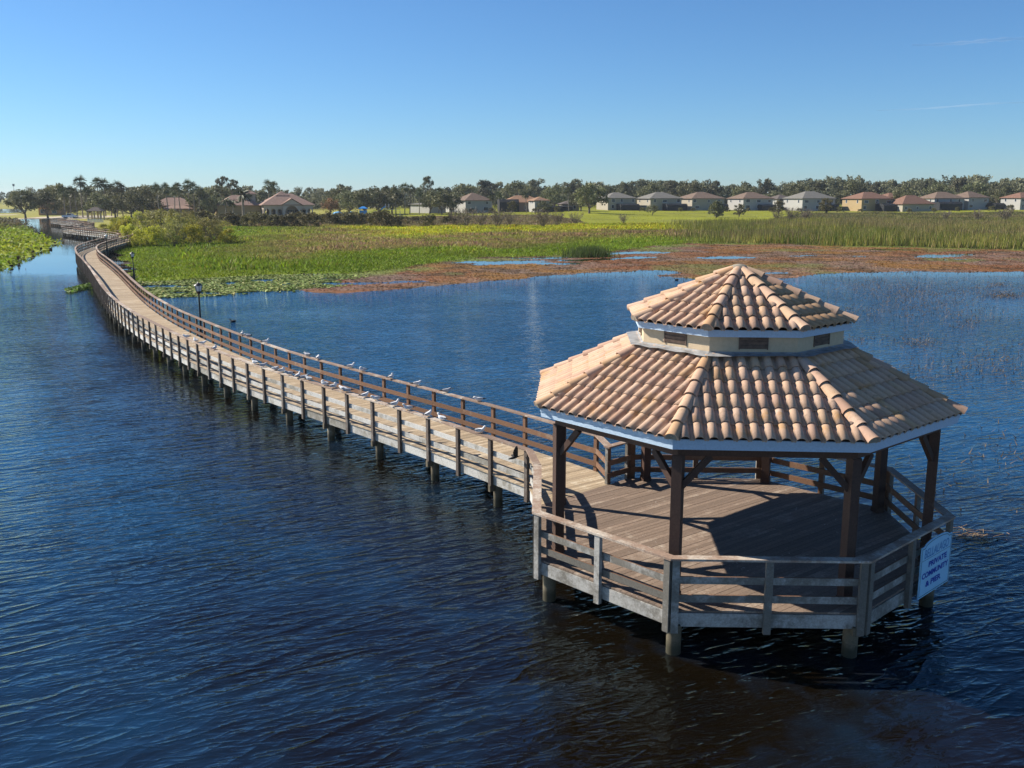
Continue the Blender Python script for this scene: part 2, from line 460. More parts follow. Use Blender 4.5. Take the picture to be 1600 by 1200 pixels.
def regions(x, y):
    g = {}
    wob = (fbm(x, y, 9, 3) - 0.5)
    g['land'] = np.minimum(sdist(LAND, x, y), np.minimum(-sdist(INLET, x, y), -sdist(POND, x, y))) + wob * 5
    g['isle'] = sdist(ISLE, x, y) + wob * 5
    g['flat'] = sdist(FLATS, x, y) + (fbm(x, y, 4, 5) - 0.5) * 4.5
    g['lily'] = sdist(LILY, x, y) + wob * 4
    pud = np.full(np.shape(x), -9.0)
    for a, b, w in PUD:
        e = b - a; w = w * 1.25; t = np.clip(((x - a[0]) * e[0] + (y - a[1]) * e[1]) / (e @ e), 0, 1)
        pud = np.maximum(pud, w - np.hypot(x - a[0] - t * e[0], y - a[1] - t * e[1]))
    g['pud'] = pud + (fbm(x, y, 2.6, 9) - 0.5) * 4.5
    return g

def height(x, y, g=None):
    x = np.asarray(x, float); y = np.asarray(y, float)
    if g is None: g = regions(x, y)
    z = np.full(x.shape, -1.4)
    li = np.maximum(g['land'], g['isle'])
    z = np.where(li > -6, -1.4 + 1.4 * ss(-6, 0, li), z)
    d0 = np.clip(g['land'], 0, None)
    zl = 0.10 * ss(0, 2.0, li) + 0.25 * ss(5, 40, d0) + 2.3 * ss(90, 300, d0) + 0.10 * (fbm(x, y, 14, 21) - 0.5) * ss(2, 12, li)
    z = np.where(li > 0, zl, z)
    fz = np.clip(g['flat'] * 0.022, -0.25, 0.028) + 0.05 * (fbm(x, y, 3.4, 31, 5) - 0.40) + 0.012 * (fbm(x * .35, y, 1.1, 33) - .5) - 0.10 * ss(-0.5, 0.8, g['pud'] + 1.6 * (fbm(x * .5, y, 1.3, 35) - .5))
    mott = ss(0.0, 1, 1 - np.abs(x - 27) / 28.) * ss(0, 1, 1 - np.abs(y - 130) / 14.)
    fz = fz - 0.022 * mott * (fbm(x, y, 1.5, 77) > 0.47)
    fl = (g['flat'] > -6) & (li < 1.0)
    z = np.where(fl, np.maximum(np.where(li > 0, zl, -1.4), fz), z)
    return z

def hz(x, y): return float(height(np.array([x]), np.array([y]))[0])

def lerp3(a, b, t): return a + (b - a) * t[:, None]
C_ = lambda *c: np.array(c, float)
REED_Y0 = 150.0
def ground_color(x, y, g):
    n1 = fbm(x, y, 7, 41); n2 = fbm(x, y, 24, 43); n3 = fbm(x, y, 2.2, 47)
    col = np.tile(C_(0.045, 0.035, 0.02), (len(x), 1))
    d = np.clip(g['land'], 0, None)
    base = np.tile(C_(0.135, 0.19, 0.014), (len(x), 1))                       # lush edge
    wob = (n2 - 0.5) * 34
    base = lerp3(base, C_(0.215, 0.165, 0.062), ss(16, 28, d + wob * .8) * ss(-70, -30, x))      # dry brown band
    base = lerp3(base, C_(0.31, 0.315, 0.016), ss(46, 66, d + wob))                                 # yellow-green field
    base = lerp3(base, C_(0.18, 0.22, 0.018), ss(0.45, 0.7, n1) * 0.6)
    px_ = x / np.maximum(y, 1)
    lawn_y = np.interp(px_, [-.3, -.03, .04, .08, .255, .30, .6], [352, 390, 385, 292, 300, 440, 445])
    base = lerp3(base, C_(0.16, 0.135, 0.055), ss(0, 22, y - np.interp(px_, [-.3, 0.04, .1, .24, .3], [256, 262, 300, 300, 300]) + wob * .6))   # scrub ground
    base = lerp3(base, C_(0.195, 0.205, 0.015), ss(-4, 8, y - lawn_y + wob * .35))                         # mown lawn
    base = base * (1 + .5 * (fbm(x, y, 8, 95) - .5) + .4 * (fbm(x, y, 28, 96) - .5))[:, None]
    base = lerp3(base, C_(0.15, 0.145, 0.04), ss(.5, .66, fbm(x, y, 30, 88)) * ss(-4, 8, y - lawn_y) * .5)
    right = ss(24, 40, x - (y - 150) * 0.15) * (1 - ss(0, 20, y - lawn_y + 12))
    base = lerp3(base, C_(0.10, 0.105, 0.03), right)
    isl = g['isle'] > 0
    lawnL = (x < -75) & (y > 250)
    base = np.where(lawnL[:, None], lerp3(np.tile(C_(0.20, 0.20, 0.035), (len(x), 1)), C_(0.28, 0.25, 0.06), n1), base)
    sx, sy = at(108, 340.6)[:2]
    sand = ss(1.0, 0.75, np.hypot((x - sx) / 17, (y - sy) / 34) + (n3 - .5) * .4)
    s2x, s2y = at(-6, 337)[:2]
    sand = np.maximum(sand, ss(1.0, 0.8, np.hypot((x - s2x) / 9, (y - s2y) / 12)))
    base = lerp3(base, C_(0.45, 0.385, 0.30), sand)
    base = np.where(isl[:, None], lerp3(np.tile(C_(0.14, 0.235, 0.015), (len(x), 1)), C_(0.31, 0.31, 0.03), n2), base)
    li = np.maximum(g['land'], g['isle'])
    col = np.where((li > 0)[:, None], base, col)
    mat_ = lerp3(np.tile(C_(0.175, 0.078, 0.036), (len(x), 1)), C_(0.205, 0.110, 0.036), ss(0.4, 0.6, n2))
    mat_ = lerp3(mat_, C_(0.17, 0.12, 0.095), ss(0.42, 0.62, n1) * 0.8)
    mat_ = lerp3(mat_, C_(0.22, 0.115, 0.065), ss(0.5, 0.7, fbm(x, y, 5, 91)) * 0.6)
    mat_ = lerp3(mat_, C_(0.07, 0.045, 0.025), ss(0.52, 0.66, n3) * 0.75)
    mat_ = lerp3(mat_, C_(0.13, 0.14, 0.045), ss(0.56, 0.68, fbm(x, y, 12, 71)) * 0.7)
    mat_ = lerp3(mat_, C_(0.14, 0.19, 0.04), ss(-7, -1, g['land']) * ss(.4, .55, fbm(x, y, 6, 93)) * .8)
    fl = (g['flat'] > -4) & (li < 0.3)
    col = np.where(fl[:, None], mat_, col)
    lil = (g['lily'] > 0) & (li < 0.3)
    col = np.where(lil[:, None], np.tile(C_(0.05, 0.07, 0.02), (len(x), 1)), col)
    return np.clip(col, 0.004, 0.8)

def make_ground():
    fine = np.radians(np.linspace(-33, 33, 720))
    co = np.radians(np.concatenate([np.linspace(-180, -34, 40)]))
    ang = np.concatenate([co, fine, -co[::-1]])[:-1]
    rr = np.concatenate([[0.5], np.geomspace(5, 74, 10), np.geomspace(76, 330, 430), np.geomspace(334, 900, 120), np.geomspace(930, 3000, 12)])
    A, Rr = np.meshgrid(ang, rr)
    x = (np.sin(A) * Rr).ravel(); y = (np.cos(A) * Rr).ravel()
    g = regions(x, y)
    z = height(x, y, g); c = ground_color(x, y, g)
    na, nr = len(ang), len(rr)
    i, j = np.meshgrid(np.arange(nr - 1), np.arange(na), indexing='ij')
    j2 = (j + 1) % na
    F = np.stack([i * na + j, (i + 1) * na + j, (i + 1) * na + j2, i * na + j2], -1).reshape(-1, 4)[:, ::-1]
    me = np_mesh('ground', np.c_[x, y, z], F, M['ground'], colors=c, smooth=True)
    tag(link_mesh('ground', me), kind='structure')
make_ground()

# ================================================================== GAZEBO
GC = np.array([5.0336, 21.2476]); GPHI = 3.4676
RC = np.array([4.9333, 21.1241]); RPHI = 3.5015; RR = 4.8186
ZD = 0.988; ZR = ZD + 1.07
def octp(c, phi, R, k): 
    a = phi + k * math.pi / 4
    return np.array([c[0] + R * math.cos(a), c[1] + R * math.sin(a)])
def gp(R, k, z): return np.array([*octp(GC, GPHI, R, k), z])
def rp(R, k, z=0.0): return np.array([*octp(RC, RPHI, R, k), z])

gaz = thing('gazebo', (GC[0], GC[1], 0), 'octagonal timber gazebo with a two-tier clay tile roof at the end of the boardwalk', 'gazebo')

def clip_poly(P, n, d):
    """keep the side n.p <= d"""
    out = []
    for i in range(len(P)):
        a, b = P[i], P[(i + 1) % len(P)]
        da, db = n @ a - d, n @ b - d
        if da <= 0: out.append(a)
        if (da < 0 < db) or (db < 0 < da): out.append(a + (b - a) * (da / (da - db)))
    return out

# deck planks run across the walking direction
PD = np.array([0.787, 0.617]); PN = np.array([-0.617, 0.787])
deck_oct = [rp(RR - 0.14, k)[:2] for k in range(8)]
mb = MB(); w = 0.142
s0 = min(PN @ p for p in deck_oct); s1 = max(PN @ p for p in deck_oct)
q = s0
while q < s1:
    P = clip_poly(clip_poly(deck_oct, PN, q + w - 0.008), -PN, -q)
    if len(P) >= 3:
        cut = PD @ RC + random.uniform(-3, 3)
        for half in (clip_poly(P, PD, cut - 0.003), clip_poly(P, -PD, -cut - 0.003)):
            if len(half) >= 3: mb.prism(half, ZD - 0.038 + random.uniform(-.002, .002), ZD + random.uniform(-0.004, 0.002))
    q += w
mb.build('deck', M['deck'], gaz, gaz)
# joists below the deck
mb = MB()
q = s0 + 0.5
for t in np.arange(-4.2, 4.3, 0.6):
    base = RC + PD * t
    L = math.sqrt(max(0.05, (RR * 0.93) ** 2 - t * t)) - 0.25
    mb.bar((*(base - PN * L), ZD - 0.16), (*(base + PN * L), ZD - 0.16), 0.05, 0.22)
mb.build('joist', M['postgrey'], gaz, gaz)

def side_frame(k):
    a, b = rp(RR, k), rp(RR, k + 1)
    d = (b - a) / np.linalg.norm(b - a); n = np.array([d[1], -d[0], 0])
    if n[:2] @ (a[:2] - RC) < 0: n = -n
    return a, b, d, n, np.linalg.norm(b - a)
Z3 = np.array([0, 0, 1.0])
# boards and posts are stained brown inside, bare and weathered outside
def rail_board(mb, a, b, n, t, h, z, inm=0, outm=1):
    c = (a + b) / 2 + Z3 * z; dx = (b - a) / 2
    mb.box(c, dx, n * t / 2, Z3 * h / 2, [inm, inm, inm, outm, outm, outm])   # -z +z -n(in) +n(out) ends
def gaz_side(k, t0=0.0, t1=None, mid=True):
    a, b, d, n, L = side_frame(k)
    t1 = L if t1 is None else t1
    # cap board, mitred by the octagon
    m = MB()
    ins = 0.20
    tn = math.tan(math.pi / 8)
    pa, pb = a + d * t0, a + d * t1
    ia = pa - n * ins + d * (ins * tn if t0 == 0 else 0); ib = pb - n * ins - d * (ins * tn if t1 == L else 0)
    g = 0.002
    m.prism([(pa + d * g)[:2], (pb - d * g)[:2], (ib - d * g)[:2], (ia + d * g)[:2]][::1], ZR - 0.042, ZR)
    m.build('cap_rail', M['capwood'], gaz, gaz)
    # posts: both ends and the middle
    ts = [t0 + 0.11, t1 - 0.11] + ([(t0 + t1) / 2] if mid and t1 - t0 > 1.6 else [])
    for t in ts:
        m = MB()
        c = a + d * t - n * 0.065
        jit = random.uniform(-0.008, 0.008)
        m.box(c + Z3 * ((ZR - 0.042 + ZD - 0.42) / 2) + d * jit, d * 0.068, n * 0.046, Z3 * ((ZR - 0.042 - ZD + 0.42) / 2), [1, 1, 0, 1, 1, 1])
        m.build('rail_post', [M['stain'], M['weatherg']], gaz, gaz)
    e0 = 0.06 if t0 == 0 else 0.0; e1 = 0.06 if t1 == L else 0.0
    for zc in (ZD + 0.60, ZD + 0.235):
        m = MB()
        rail_board(m, a + d * (t0 + e0) - n * 0.132, a + d * (t1 - e1) - n * 0.132, n, 0.036, 0.145, zc + random.uniform(-.012, .012))
        m.build('rail_board', [M['stain'], M['weatherg']], gaz, gaz)
    m = MB()
    rail_board(m, a + d * 0.07 - n * 0.133, b - d * 0.07 - n * 0.133, n, 0.04, 0.27, ZD - 0.185, 1, 1)
    m.build('rim_board', [M['stain'], M['weatherg']], gaz, gaz)
for k in range(8):
    if k == 6:      # the walk comes in here: corner 6 to corner 7
        a, b, d, n, L = side_frame(6)
        gaz_side(6, 0.0, 1.05, mid=False)
    else: gaz_side(k)
# corner gussets and cross timbers below
for k in range(8):
    m = MB(); c = rp(RR - 0.42, k)
    m.tube([c + Z3 * -1.3, c + Z3 * (ZD - 0.33)], 0.145, 12)
    m.build('pile', M['pile'], gaz, gaz)
for k in (1, 2, 5, 6):
    a, b = rp(RR - 0.42, k), rp(RR - 0.42, (k + {1: 5, 2: 3, 5: 7, 6: 7}[k]) % 8 if False else {1: 6, 2: 5, 5: 2, 6: 1}[k])
    if k in (1, 2):
        m = MB()
        dd = (b - a) / np.linalg.norm(b - a)
        m.bar(a - dd * 0.35 + Z3 * (ZD - 0.36), b + dd * 0.35 + Z3 * (ZD - 0.36), 0.14, 0.17)
        m.build('cross_beam', M['pile'], gaz, gaz)
        for f in (0.33, 0.66):
            m = MB(); c = a + (b - a) * f
            m.tube([c + Z3 * -1.3, c + Z3 * (ZD - 0.45)], 0.14, 12); m.build('pile', M['pile'], gaz, gaz)

# roof posts with knee braces, and the beam ring they carry
ZE = 4.07           # underside of fascia
RP = 4.25
BEAM_T, BEAM_B = ZE + 0.05, ZE - 0.20
for k in range(8):
    c = gp(RP, k, 0); ax = gp(1, k, 0) - np.array([*GC, 0]); tx = np.array([-ax[1], ax[0], 0])
    m = MB(); m.box(c + Z3 * (ZD + BEAM_B) / 2, ax * 0.10, tx * 0.10, Z3 * (BEAM_B - ZD) / 2)
    m.box(c + Z3 * (ZD + 0.06), ax * 0.115, tx * 0.115, Z3 * 0.06)
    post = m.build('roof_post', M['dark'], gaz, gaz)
    for sgn in (-1, 1):
        o = gp(RP, k + sgn, 0); dd = (o - c) / np.linalg.norm(o - c)
        m = MB(); m.bar(c + dd * 0.07 + Z3 * (BEAM_B - 0.62), c + dd * 0.60 + Z3 * (BEAM_B - 0.02), 0.10, 0.12)
        m.build('knee_brace', M['dark'], post, gaz)
for k in range(8):
    a, b = gp(RP + 0.09, k, 0), gp(RP + 0.09, k + 1, 0); ai, bi = gp(RP - 0.10, k, 0), gp(RP - 0.10, k + 1, 0)
    m = MB(); m.prism([a[:2], b[:2], bi[:2], ai[:2]], BEAM_B, BEAM_T)
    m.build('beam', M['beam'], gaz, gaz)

# ---- tiled roofs
def ring_board(name, R0, R1, z0, z1, mat, parent=gaz, taper=0.0):
    m = MB()
    for k in range(8):
        a, b, c, d = gp(R1, k, 0), gp(R1, k + 1, 0), gp(R0, k + 1, 0), gp(R0, k, 0)
        vs = [(*p[:2], z) for z in (z0, z1) for p in (a, b, c, d)]
        m.add(vs, [(0, 1, 5, 4), (2, 3, 7, 6), (0, 3, 2, 1), (4, 5, 6, 7)], 0, 0.5)
    return m.build(name, mat, parent, gaz)

TW = 0.262      # tile pitch
def tile_profile():
    us = np.linspace(-0.5, 0.5, 15); r = 0.345
    return us, np.where(np.abs(us) < r, 0.088 * np.sqrt(np.clip(1 - (us / r) ** 2, 0, 1)) + 0.004, -0.010 * np.cos((np.abs(us) - r) / (0.5 - r) * math.pi / 2) + 0.004)

def tile_faces(R0, z0, R1, z1, name, parent):
    """eight planes of barrel tiles from eave (R0,z0) up to (R1,z1), cut along the hips"""
    import bmesh
    us, prof = tile_profile()
    V = []; F = []; T = []
    for k in range(8):
        a, b = gp(R0, k, z0), gp(R0, k + 1, z0); a1, b1 = gp(R1, k, z1), gp(R1, k + 1, z1)
        mid = (a + b) / 2; top = (a1 + b1) / 2
        du = (b - a) / np.linalg.norm(b - a); W = np.linalg.norm(b - a); W1 = np.linalg.norm(b1 - a1)
        dv = top - mid; Ls = np.linalg.norm(dv); dv /= Ls
        dn = np.cross(du, dv); dn = dn if dn[2] > 0 else -dn
        nrow = max(1, round(Ls / 0.445)); ex = Ls / nrow
        ncol = int(math.ceil(W / TW / 2)) + 1
        bm = bmesh.new(); lay = bm.faces.layers.float.new('tint')
        over = 0.045
        for r in range(nrow):
            v0, v1 = r * ex - (over if r == 0 else 0.012), (r + 1) * ex
            off = 0.0
            half = W / 2 + (W1 / 2 - W / 2) * (v0 / Ls) + TW
            for c in range(-ncol, ncol + 1):
                if abs(c * TW) > half + TW: continue
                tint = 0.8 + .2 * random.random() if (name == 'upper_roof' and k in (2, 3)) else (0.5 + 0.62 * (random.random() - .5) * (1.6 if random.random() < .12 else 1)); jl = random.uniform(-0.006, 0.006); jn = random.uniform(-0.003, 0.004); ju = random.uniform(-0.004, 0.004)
                rows = []
                for (v, lift, sq) in ((v0 + jl, 0.032 + jn, 1.0), (v1 + jl, 0.004, 0.965)):
                    rows.append([bm.verts.new(mid + du * ((c + u) * TW + ju) + dv * v + dn * (p * sq + lift)) for u, p in zip(us, prof)])
                lowv = [bm.verts.new(mid + du * ((c + u) * TW + ju) + dv * (v0 + jl + 0.004) + dn * (p + 0.032 + jn - 0.022)) for u, p in zip(us, prof)]
                for i in range(len(us) - 1):
                    f = bm.faces.new((rows[0][i], rows[0][i + 1], rows[1][i + 1], rows[1][i])); f[lay] = tint; f.smooth = True
                    f = bm.faces.new((lowv[i], lowv[i + 1], rows[0][i + 1], rows[0][i])); f[lay] = tint
        cen = np.array([*GC, 0])
        for e0, e1 in ((a, a1), (b, b1)):
            hd = e0 - cen; hd[2] = 0; hd /= np.linalg.norm(hd); nn = np.array([-hd[1], hd[0], 0])
            if nn @ (mid - cen) > 0: nn = -nn
            bmesh.ops.bisect_plane(bm, geom=bm.verts[:] + bm.edges[:] + bm.faces[:], plane_co=Vector(e0), plane_no=Vector(nn), clear_outer=True)
        bm.verts.index_update(); n0 = len(V)
        V.extend([tuple(v.co) for v in bm.verts])
        for f in bm.faces: F.append([n0 + v.index for v in f.verts]); T.append(f[lay])
        bm.free()
    me = bpy.data.meshes.new(name)
    o = np.array(gaz.location)
    me.from_pydata((np.array(V) - o).tolist(), [], F); me.materials.append(M['tile'])
    at_ = me.attributes.new('tint', 'FLOAT', 'FACE'); at_.data.foreach_set('value', T)
    me.polygons.foreach_set('use_smooth', [True] * len(F))
    me.update()
    return link_mesh(name, me, parent)

def hip_caps(R0, z0, R1, z1, parent, n):
    for k in range(8):
        a, b = gp(R0, k, z0), gp(R1, k, z1)
        d = b - a; L = np.linalg.norm(d); d /= L
        s = np.cross(d, Z3); s /= np.linalg.norm(s); u = np.cross(s, d)
        m = MB(); ex = L / n; N = 12
        for i in range(n):
            t = random.random(); p0 = a + d * (i * ex - 0.05); p1 = a + d * ((i + 1) * ex + 0.01)
            ju = random.uniform(-.006, .006)
            rings = []
            for (p, rad, lift) in ((p0, 0.135, 0.052), (p1, 0.108, 0.028)):
                rings.append([p + s * (rad * math.cos(x) + ju) + u * (lift + rad * 0.92 * math.sin(x)) for x in np.linspace(-0.15, math.pi + 0.15, N)])
            inner = [p0 + d * 0.004 + s * (0.112 * math.cos(x) + ju) + u * (0.052 + 0.112 * 0.92 * math.sin(x)) for x in np.linspace(-0.15, math.pi + 0.15, N)]
            vs = rings[0] + rings[1] + inner
            m.add(vs, [(j, j + 1, N + j + 1, N + j) for j in range(N - 1)], 0, t, True)
            m.add(vs, [(j, 2 * N + j, 2 * N + j + 1, j + 1) for j in range(N - 1)], 0, t * 0.4)
            if i == 0:  # mortar plug in the open end
                m.add(inner, [tuple(range(N))], 1, 0.5)
        m.build('hip_cap', [M['tile'], M['mortar']], parent, gaz)

RE, RTW = 4.665, 2.30
ZL0, ZL1 = ZE + 0.21, 5.46
ring_board('fascia', RE - 0.05, RE, ZE, ZE + 0.195, M['trim'])
ring_board('drip_edge', RE + 0.002, RE + 0.022, ZE + 0.115, ZE + 0.20, M['trim'])
# roof deck (closed slab under the tiles, seen from below as dark boards)
def cone_slab(name, R0, z0, R1, z1, th, mat, parent=gaz):
    m = MB()
    for k in range(8):
        a, b, c, d = gp(R0, k, z0), gp(R0, k + 1, z0), gp(R1, k + 1, z1), gp(R1, k, z1)
        t = Z3 * th
        m.add([a, b, c, d, a - t, b - t, c - t, d - t], [(0, 1, 2, 3), (7, 6, 5, 4), (0, 4, 5, 1)], 0, random.random())
    return m.build(name, mat, parent, gaz)
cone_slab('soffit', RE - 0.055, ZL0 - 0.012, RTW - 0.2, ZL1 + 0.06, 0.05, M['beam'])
low = tile_faces(RE + 0.03, ZL0 - 0.01, RTW, ZL1, 'lower_roof', gaz)
hip_caps(RE + 0.03, ZL0 - 0.01, RTW + 0.12, ZL1 - 0.05, low, 6)
# tower wall, vents, flashing
ZT = 5.8745
ring_board('tower_wall', RTW - 0.10, RTW, ZL1 - 0.08, ZT + 0.10, M['stucco'])
m = MB()
for k in range(8):
    a, b = gp(RTW + 0.004, k, ZL1 + 0.10), gp(RTW + 0.004, k + 1, ZL1 + 0.10); c, d = gp(RTW + 0.30, k + 1, ZL1 - 0.035), gp(RTW + 0.30, k, ZL1 - 0.035)
    e, f = gp(RTW + 0.02, k + 1, ZL1 + 0.16), gp(RTW + 0.02, k, ZL1 + 0.16)
    n = 8
    top = [a + (b - a) * i / n for i in range(n + 1)]
    mid = [gp(RTW + 0.05, k, ZL1 + 0.075) + (gp(RTW + 0.05, k + 1, ZL1 + 0.075) - gp(RTW + 0.05, k, ZL1 + 0.075)) * i / n + Z3 * random.uniform(-.008, .008) for i in range(n + 1)]
    bot = [d + (c - d) * i / n + Z3 * (random.uniform(0.0, .03) + 0.075) for i in range(n + 1)]
    vs = top + mid + bot; q = n + 1
    m.add(vs, [(i, i + 1, q + i + 1, q + i) for i in range(n)] + [(q + i, q + i + 1, 2 * q + i + 1, 2 * q + i) for i in range(n)], 0, 0.5)
m.build('flashing', M['flash'], gaz, gaz)
for k in range(8):
    a, b = gp(RTW, k, 0), gp(RTW, k + 1, 0); d = (b - a) / np.linalg.norm(b - a); n = np.array([d[1], -d[0], 0]); c = (a + b) / 2
    if n[:2] @ (c[:2] - GC) < 0: n = -n
    m = MB(); zc = ZT - 0.105 - 0.02
    h = 0.13
    m.box(c + n * 0.004 + Z3 * zc, d * 0.27, n * 0.004, Z3 * h, 0, 0.1)
    for i in range(3):
        m.box(c + n * 0.012 + Z3 * (zc - h + 0.045 + i * 0.085), d * 0.262, n * 0.012 , Z3 * 0.030 + n * 0.008, 0, random.random())
    for s in (-1, 1): m.box(c + n * 0.012 + d * s * 0.28 + Z3 * zc, d * 0.014, n * 0.013, Z3 * (h + 0.01), 0, 0.3)
    m.build('vent', M['vent'], gaz, gaz)
RT = 2.4308; ZA = 7.12
ZU0 = ZT + 0.155
ring_board('tower_fascia', RT - 0.05, RT, ZT, ZT + 0.14, M['trim'])
ring_board('tower_drip_edge', RT + 0.002, RT + 0.02, ZT + 0.08, ZT + 0.145, M['trim'])
ring_board('tower_soffit', RTW - 0.1, RT - 0.052, ZT + 0.03, ZT + 0.05, M['trim'])
cone_slab('tower_roof_deck', RT - 0.052, ZU0 - 0.012, 0.02, ZA - 0.075, 0.03, M['beam'])
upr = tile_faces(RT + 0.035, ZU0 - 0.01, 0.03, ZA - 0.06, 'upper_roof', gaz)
hip_caps(RT + 0.035, ZU0 - 0.01, 0.05, ZA - 0.07, upr, 6)
m = MB(); cc = np.array([*GC, ZA - 0.02]); m.tube([cc + Z3 * -0.08, cc + Z3 * 0.02, cc + Z3 * 0.075, cc + Z3 * 0.09], [0.24, 0.21, 0.12, 0.03], 14, 0); m.build('apex_cap', M['mortar'], gaz, gaz)

# ================================================================== SIGN
a, b, d, n, L = side_frame(2)
def on_side(px, py, off):
    """where the line of sight through a surveyed sign corner meets the railing plane"""
    p0 = np.array([0, 0, CAM_H]); q = at(px, py, 0.0) - p0
    t = (((a + n * off) - p0) @ n) / (q @ n)
    p = p0 + q * t
    return (p - a) @ d, p[2]
s_tl, s_tr, s_bl, s_br = [on_side(*p, 0.03) for p in ((1442.7, 853), (1489.6, 832), (1432, 936.7), (1478.7, 910.7))]
sx0, sx1 = (s_tl[0] + s_bl[0]) / 2, min(L - 0.06, (s_tr[0] + s_br[0]) / 2)
sz1, sz0 = (s_tl[1] + s_tr[1]) / 2, (s_bl[1] + s_br[1]) / 2
sz1 += 0.09
sw, sh = sx1 - sx0, sz1 - sz0
print('sign', sx0, sx1, sz0, sz1, 'side', L)
sb = a + d * ((sx0 + sx1) / 2) + n * 0.02
sgn = thing('sign', (sb[0], sb[1], sz0), 'pale blue sign with blue lettering fixed to the outside of the gazebo railing', 'sign')
M['signface'] = plain('sign_paint', (0.33, 0.60, 0.78), 0.4, 0.06, 2)
M['signink'] = plain('blue_lettering', (0.012, 0.05, 0.36), 0.5, 0.05, 2)
M['signlogo'] = plain('light_blue_lettering', (0.07, 0.24, 0.50), 0.5, 0.05, 2)
M['signline'] = plain('dark_green_border', (0.015, 0.07, 0.09), 0.5, 0.05, 2)
def sign_outline(ins):
    pts = [(-sw / 2 + ins, ins), (sw / 2 - ins, ins), (sw / 2 - ins, sh - 0.10 - ins)]
    pts.append((sw / 2 - 0.13 - ins * 0.3, sh - 0.10 - ins))
    for t in np.linspace(0, math.pi, 15):
        pts.append((math.cos(t) * (sw / 2 - 0.17 - ins * 0.3), sh - 0.085 - ins + math.sin(t) * 0.085))
    pts.append((-sw / 2 + 0.13 + ins * 0.3, sh - 0.10 - ins)); pts.append((-sw / 2 + ins, sh - 0.10 - ins))
    return pts
def s3(u, v, o): return sb * np.array([1, 1, 0]) + Z3 * sz0 + d * u + Z3 * v + n * o
m = MB(); O = sign_outline(0); k = len(O)
vs = [s3(u, v, 0.014) for u, v in O] + [s3(u, v, -0.006) for u, v in O]
m.add(vs, [tuple(range(k)), tuple(range(2 * k - 1, k - 1, -1))] + [(i, k + i, k + (i + 1) % k, (i + 1) % k) for i in range(k)], 0, 0.5)
m.build('panel', M['signface'], sgn, sgn)
m = MB(); O1, O2 = sign_outline(0.028), sign_outline(0.042)
for i in range(k):
    j = (i + 1) % k
    m.add([s3(*O1[i], 0.0165), s3(*O1[j], 0.0165), s3(*O2[j], 0.0165), s3(*O2[i], 0.0165)], [(0, 1, 2, 3)])
zc = sh * 0.665
m.add([s3(-sw / 2 + 0.05, zc, 0.0165), s3(sw / 2 - 0.05, zc, 0.0165), s3(sw / 2 - 0.05, zc + 0.007, 0.0165), s3(-sw / 2 + 0.05, zc + 0.007, 0.0165)], [(0, 1, 2, 3)])
m.build('border', M['signline'], sgn, sgn)
def sign_text(name, txt, size, u, v, mat, width, bold=0.0, sx=None, shear=0.0, extr=0.002):
    cu = bpy.data.curves.new(name, 'FONT'); cu.body = txt; cu.size = 1.0; cu.align_x = 'CENTER'; cu.offset = bold; cu.extrude = 0.0; cu.shear = shear
    ob = bpy.data.objects.new(name, cu); COL.objects.link(ob)
    bpy.context.view_layer.update()
    me = bpy.data.meshes.new_from_object(ob.evaluated_get(bpy.context.evaluated_depsgraph_get()))
    COL.objects.unlink(ob); bpy.data.objects.remove(ob)
    co = np.array([v.co for v in me.vertices])
    w = co[:, 0].max() - co[:, 0].min(); hgt = co[:, 1].max() - co[:, 1].min()
    kx = width / w; ky = size / hgt
    o = np.array(sgn.location)
    # reading direction seen from outside
    ru = d
    for vtx, c in zip(me.vertices, co):
        vtx.co = Vector(s3(0, 0, 0.0185) - o + ru * (u + (c[0] - (co[:, 0].max() + co[:, 0].min()) / 2) * kx) + Z3 * (v + (c[1] - co[:, 1].min()) * ky))
    me.materials.clear(); me.materials.append(mat)
    link_mesh(name, me, sgn)
sign_text('logo_lettering', 'BELLALAGO', sh * 0.16, 0.0, sh * 0.695, M['signlogo'], sw * 0.80, 0.004, shear=0.12)
sign_text('lettering', 'PRIVATE', sh * 0.105, 0.06 * sw, sh * 0.50, M['signink'], sw * 0.60, 0.036)
sign_text('lettering', 'COMMUNITY', sh * 0.105, 0.0, sh * 0.33, M['signink'], sw * 0.86, 0.036)
sign_text('lettering', '& PIER', sh * 0.105, -0.04 * sw, sh * 0.155, M['signink'], sw * 0.50, 0.036)

# ================================================================== BOARDWALK
NEAR = [(0.38, 24.49), (-3.01, 28.81), (-7.0, 33.5), (-10.78, 38.07), (-13.93, 42.45), (-17.33, 47.56), (-22.5, 55.89), (-27.6, 65.2), (-32.37, 74.8), (-39.75, 90.07), (-45.96, 102.59),
        (-52.82, 116.31), (-59.0, 130.5), (-63.6, 146.0), (-67.0, 160), (-70.5, 172.5), (-81.0, 189.0), (-94.8, 206.5), (-101.2, 217), (-104.0, 229), (-110.0, 248), (-124, 268), (-137, 287)]
def catmull(P, step):
    P = np.array(P, float); out = []
    for i in range(len(P) - 1):
        p0 = P[i - 1] if i else 2 * P[0] - P[1]; p1, p2 = P[i], P[i + 1]; p3 = P[i + 2] if i + 2 < len(P) else 2 * P[-1] - P[-2]
        for t in np.linspace(0, 1, 60, endpoint=False):
            out.append(0.5 * (2 * p1 + (p2 - p0) * t + (2 * p0 - 5 * p1 + 4 * p2 - p3) * t * t + (3 * p1 - p0 - 3 * p2 + p3) * t ** 3))
    out.append(P[-1]); out = np.array(out)
    s = np.concatenate([[0], np.cumsum(np.linalg.norm(np.diff(out, axis=0), axis=1))])
    ss_ = np.arange(0, s[-1], step)
    return np.c_[np.interp(ss_, s, out[:, 0]), np.interp(ss_, s, out[:, 1])]
WW = 2.70
line = catmull(NEAR, 0.1)
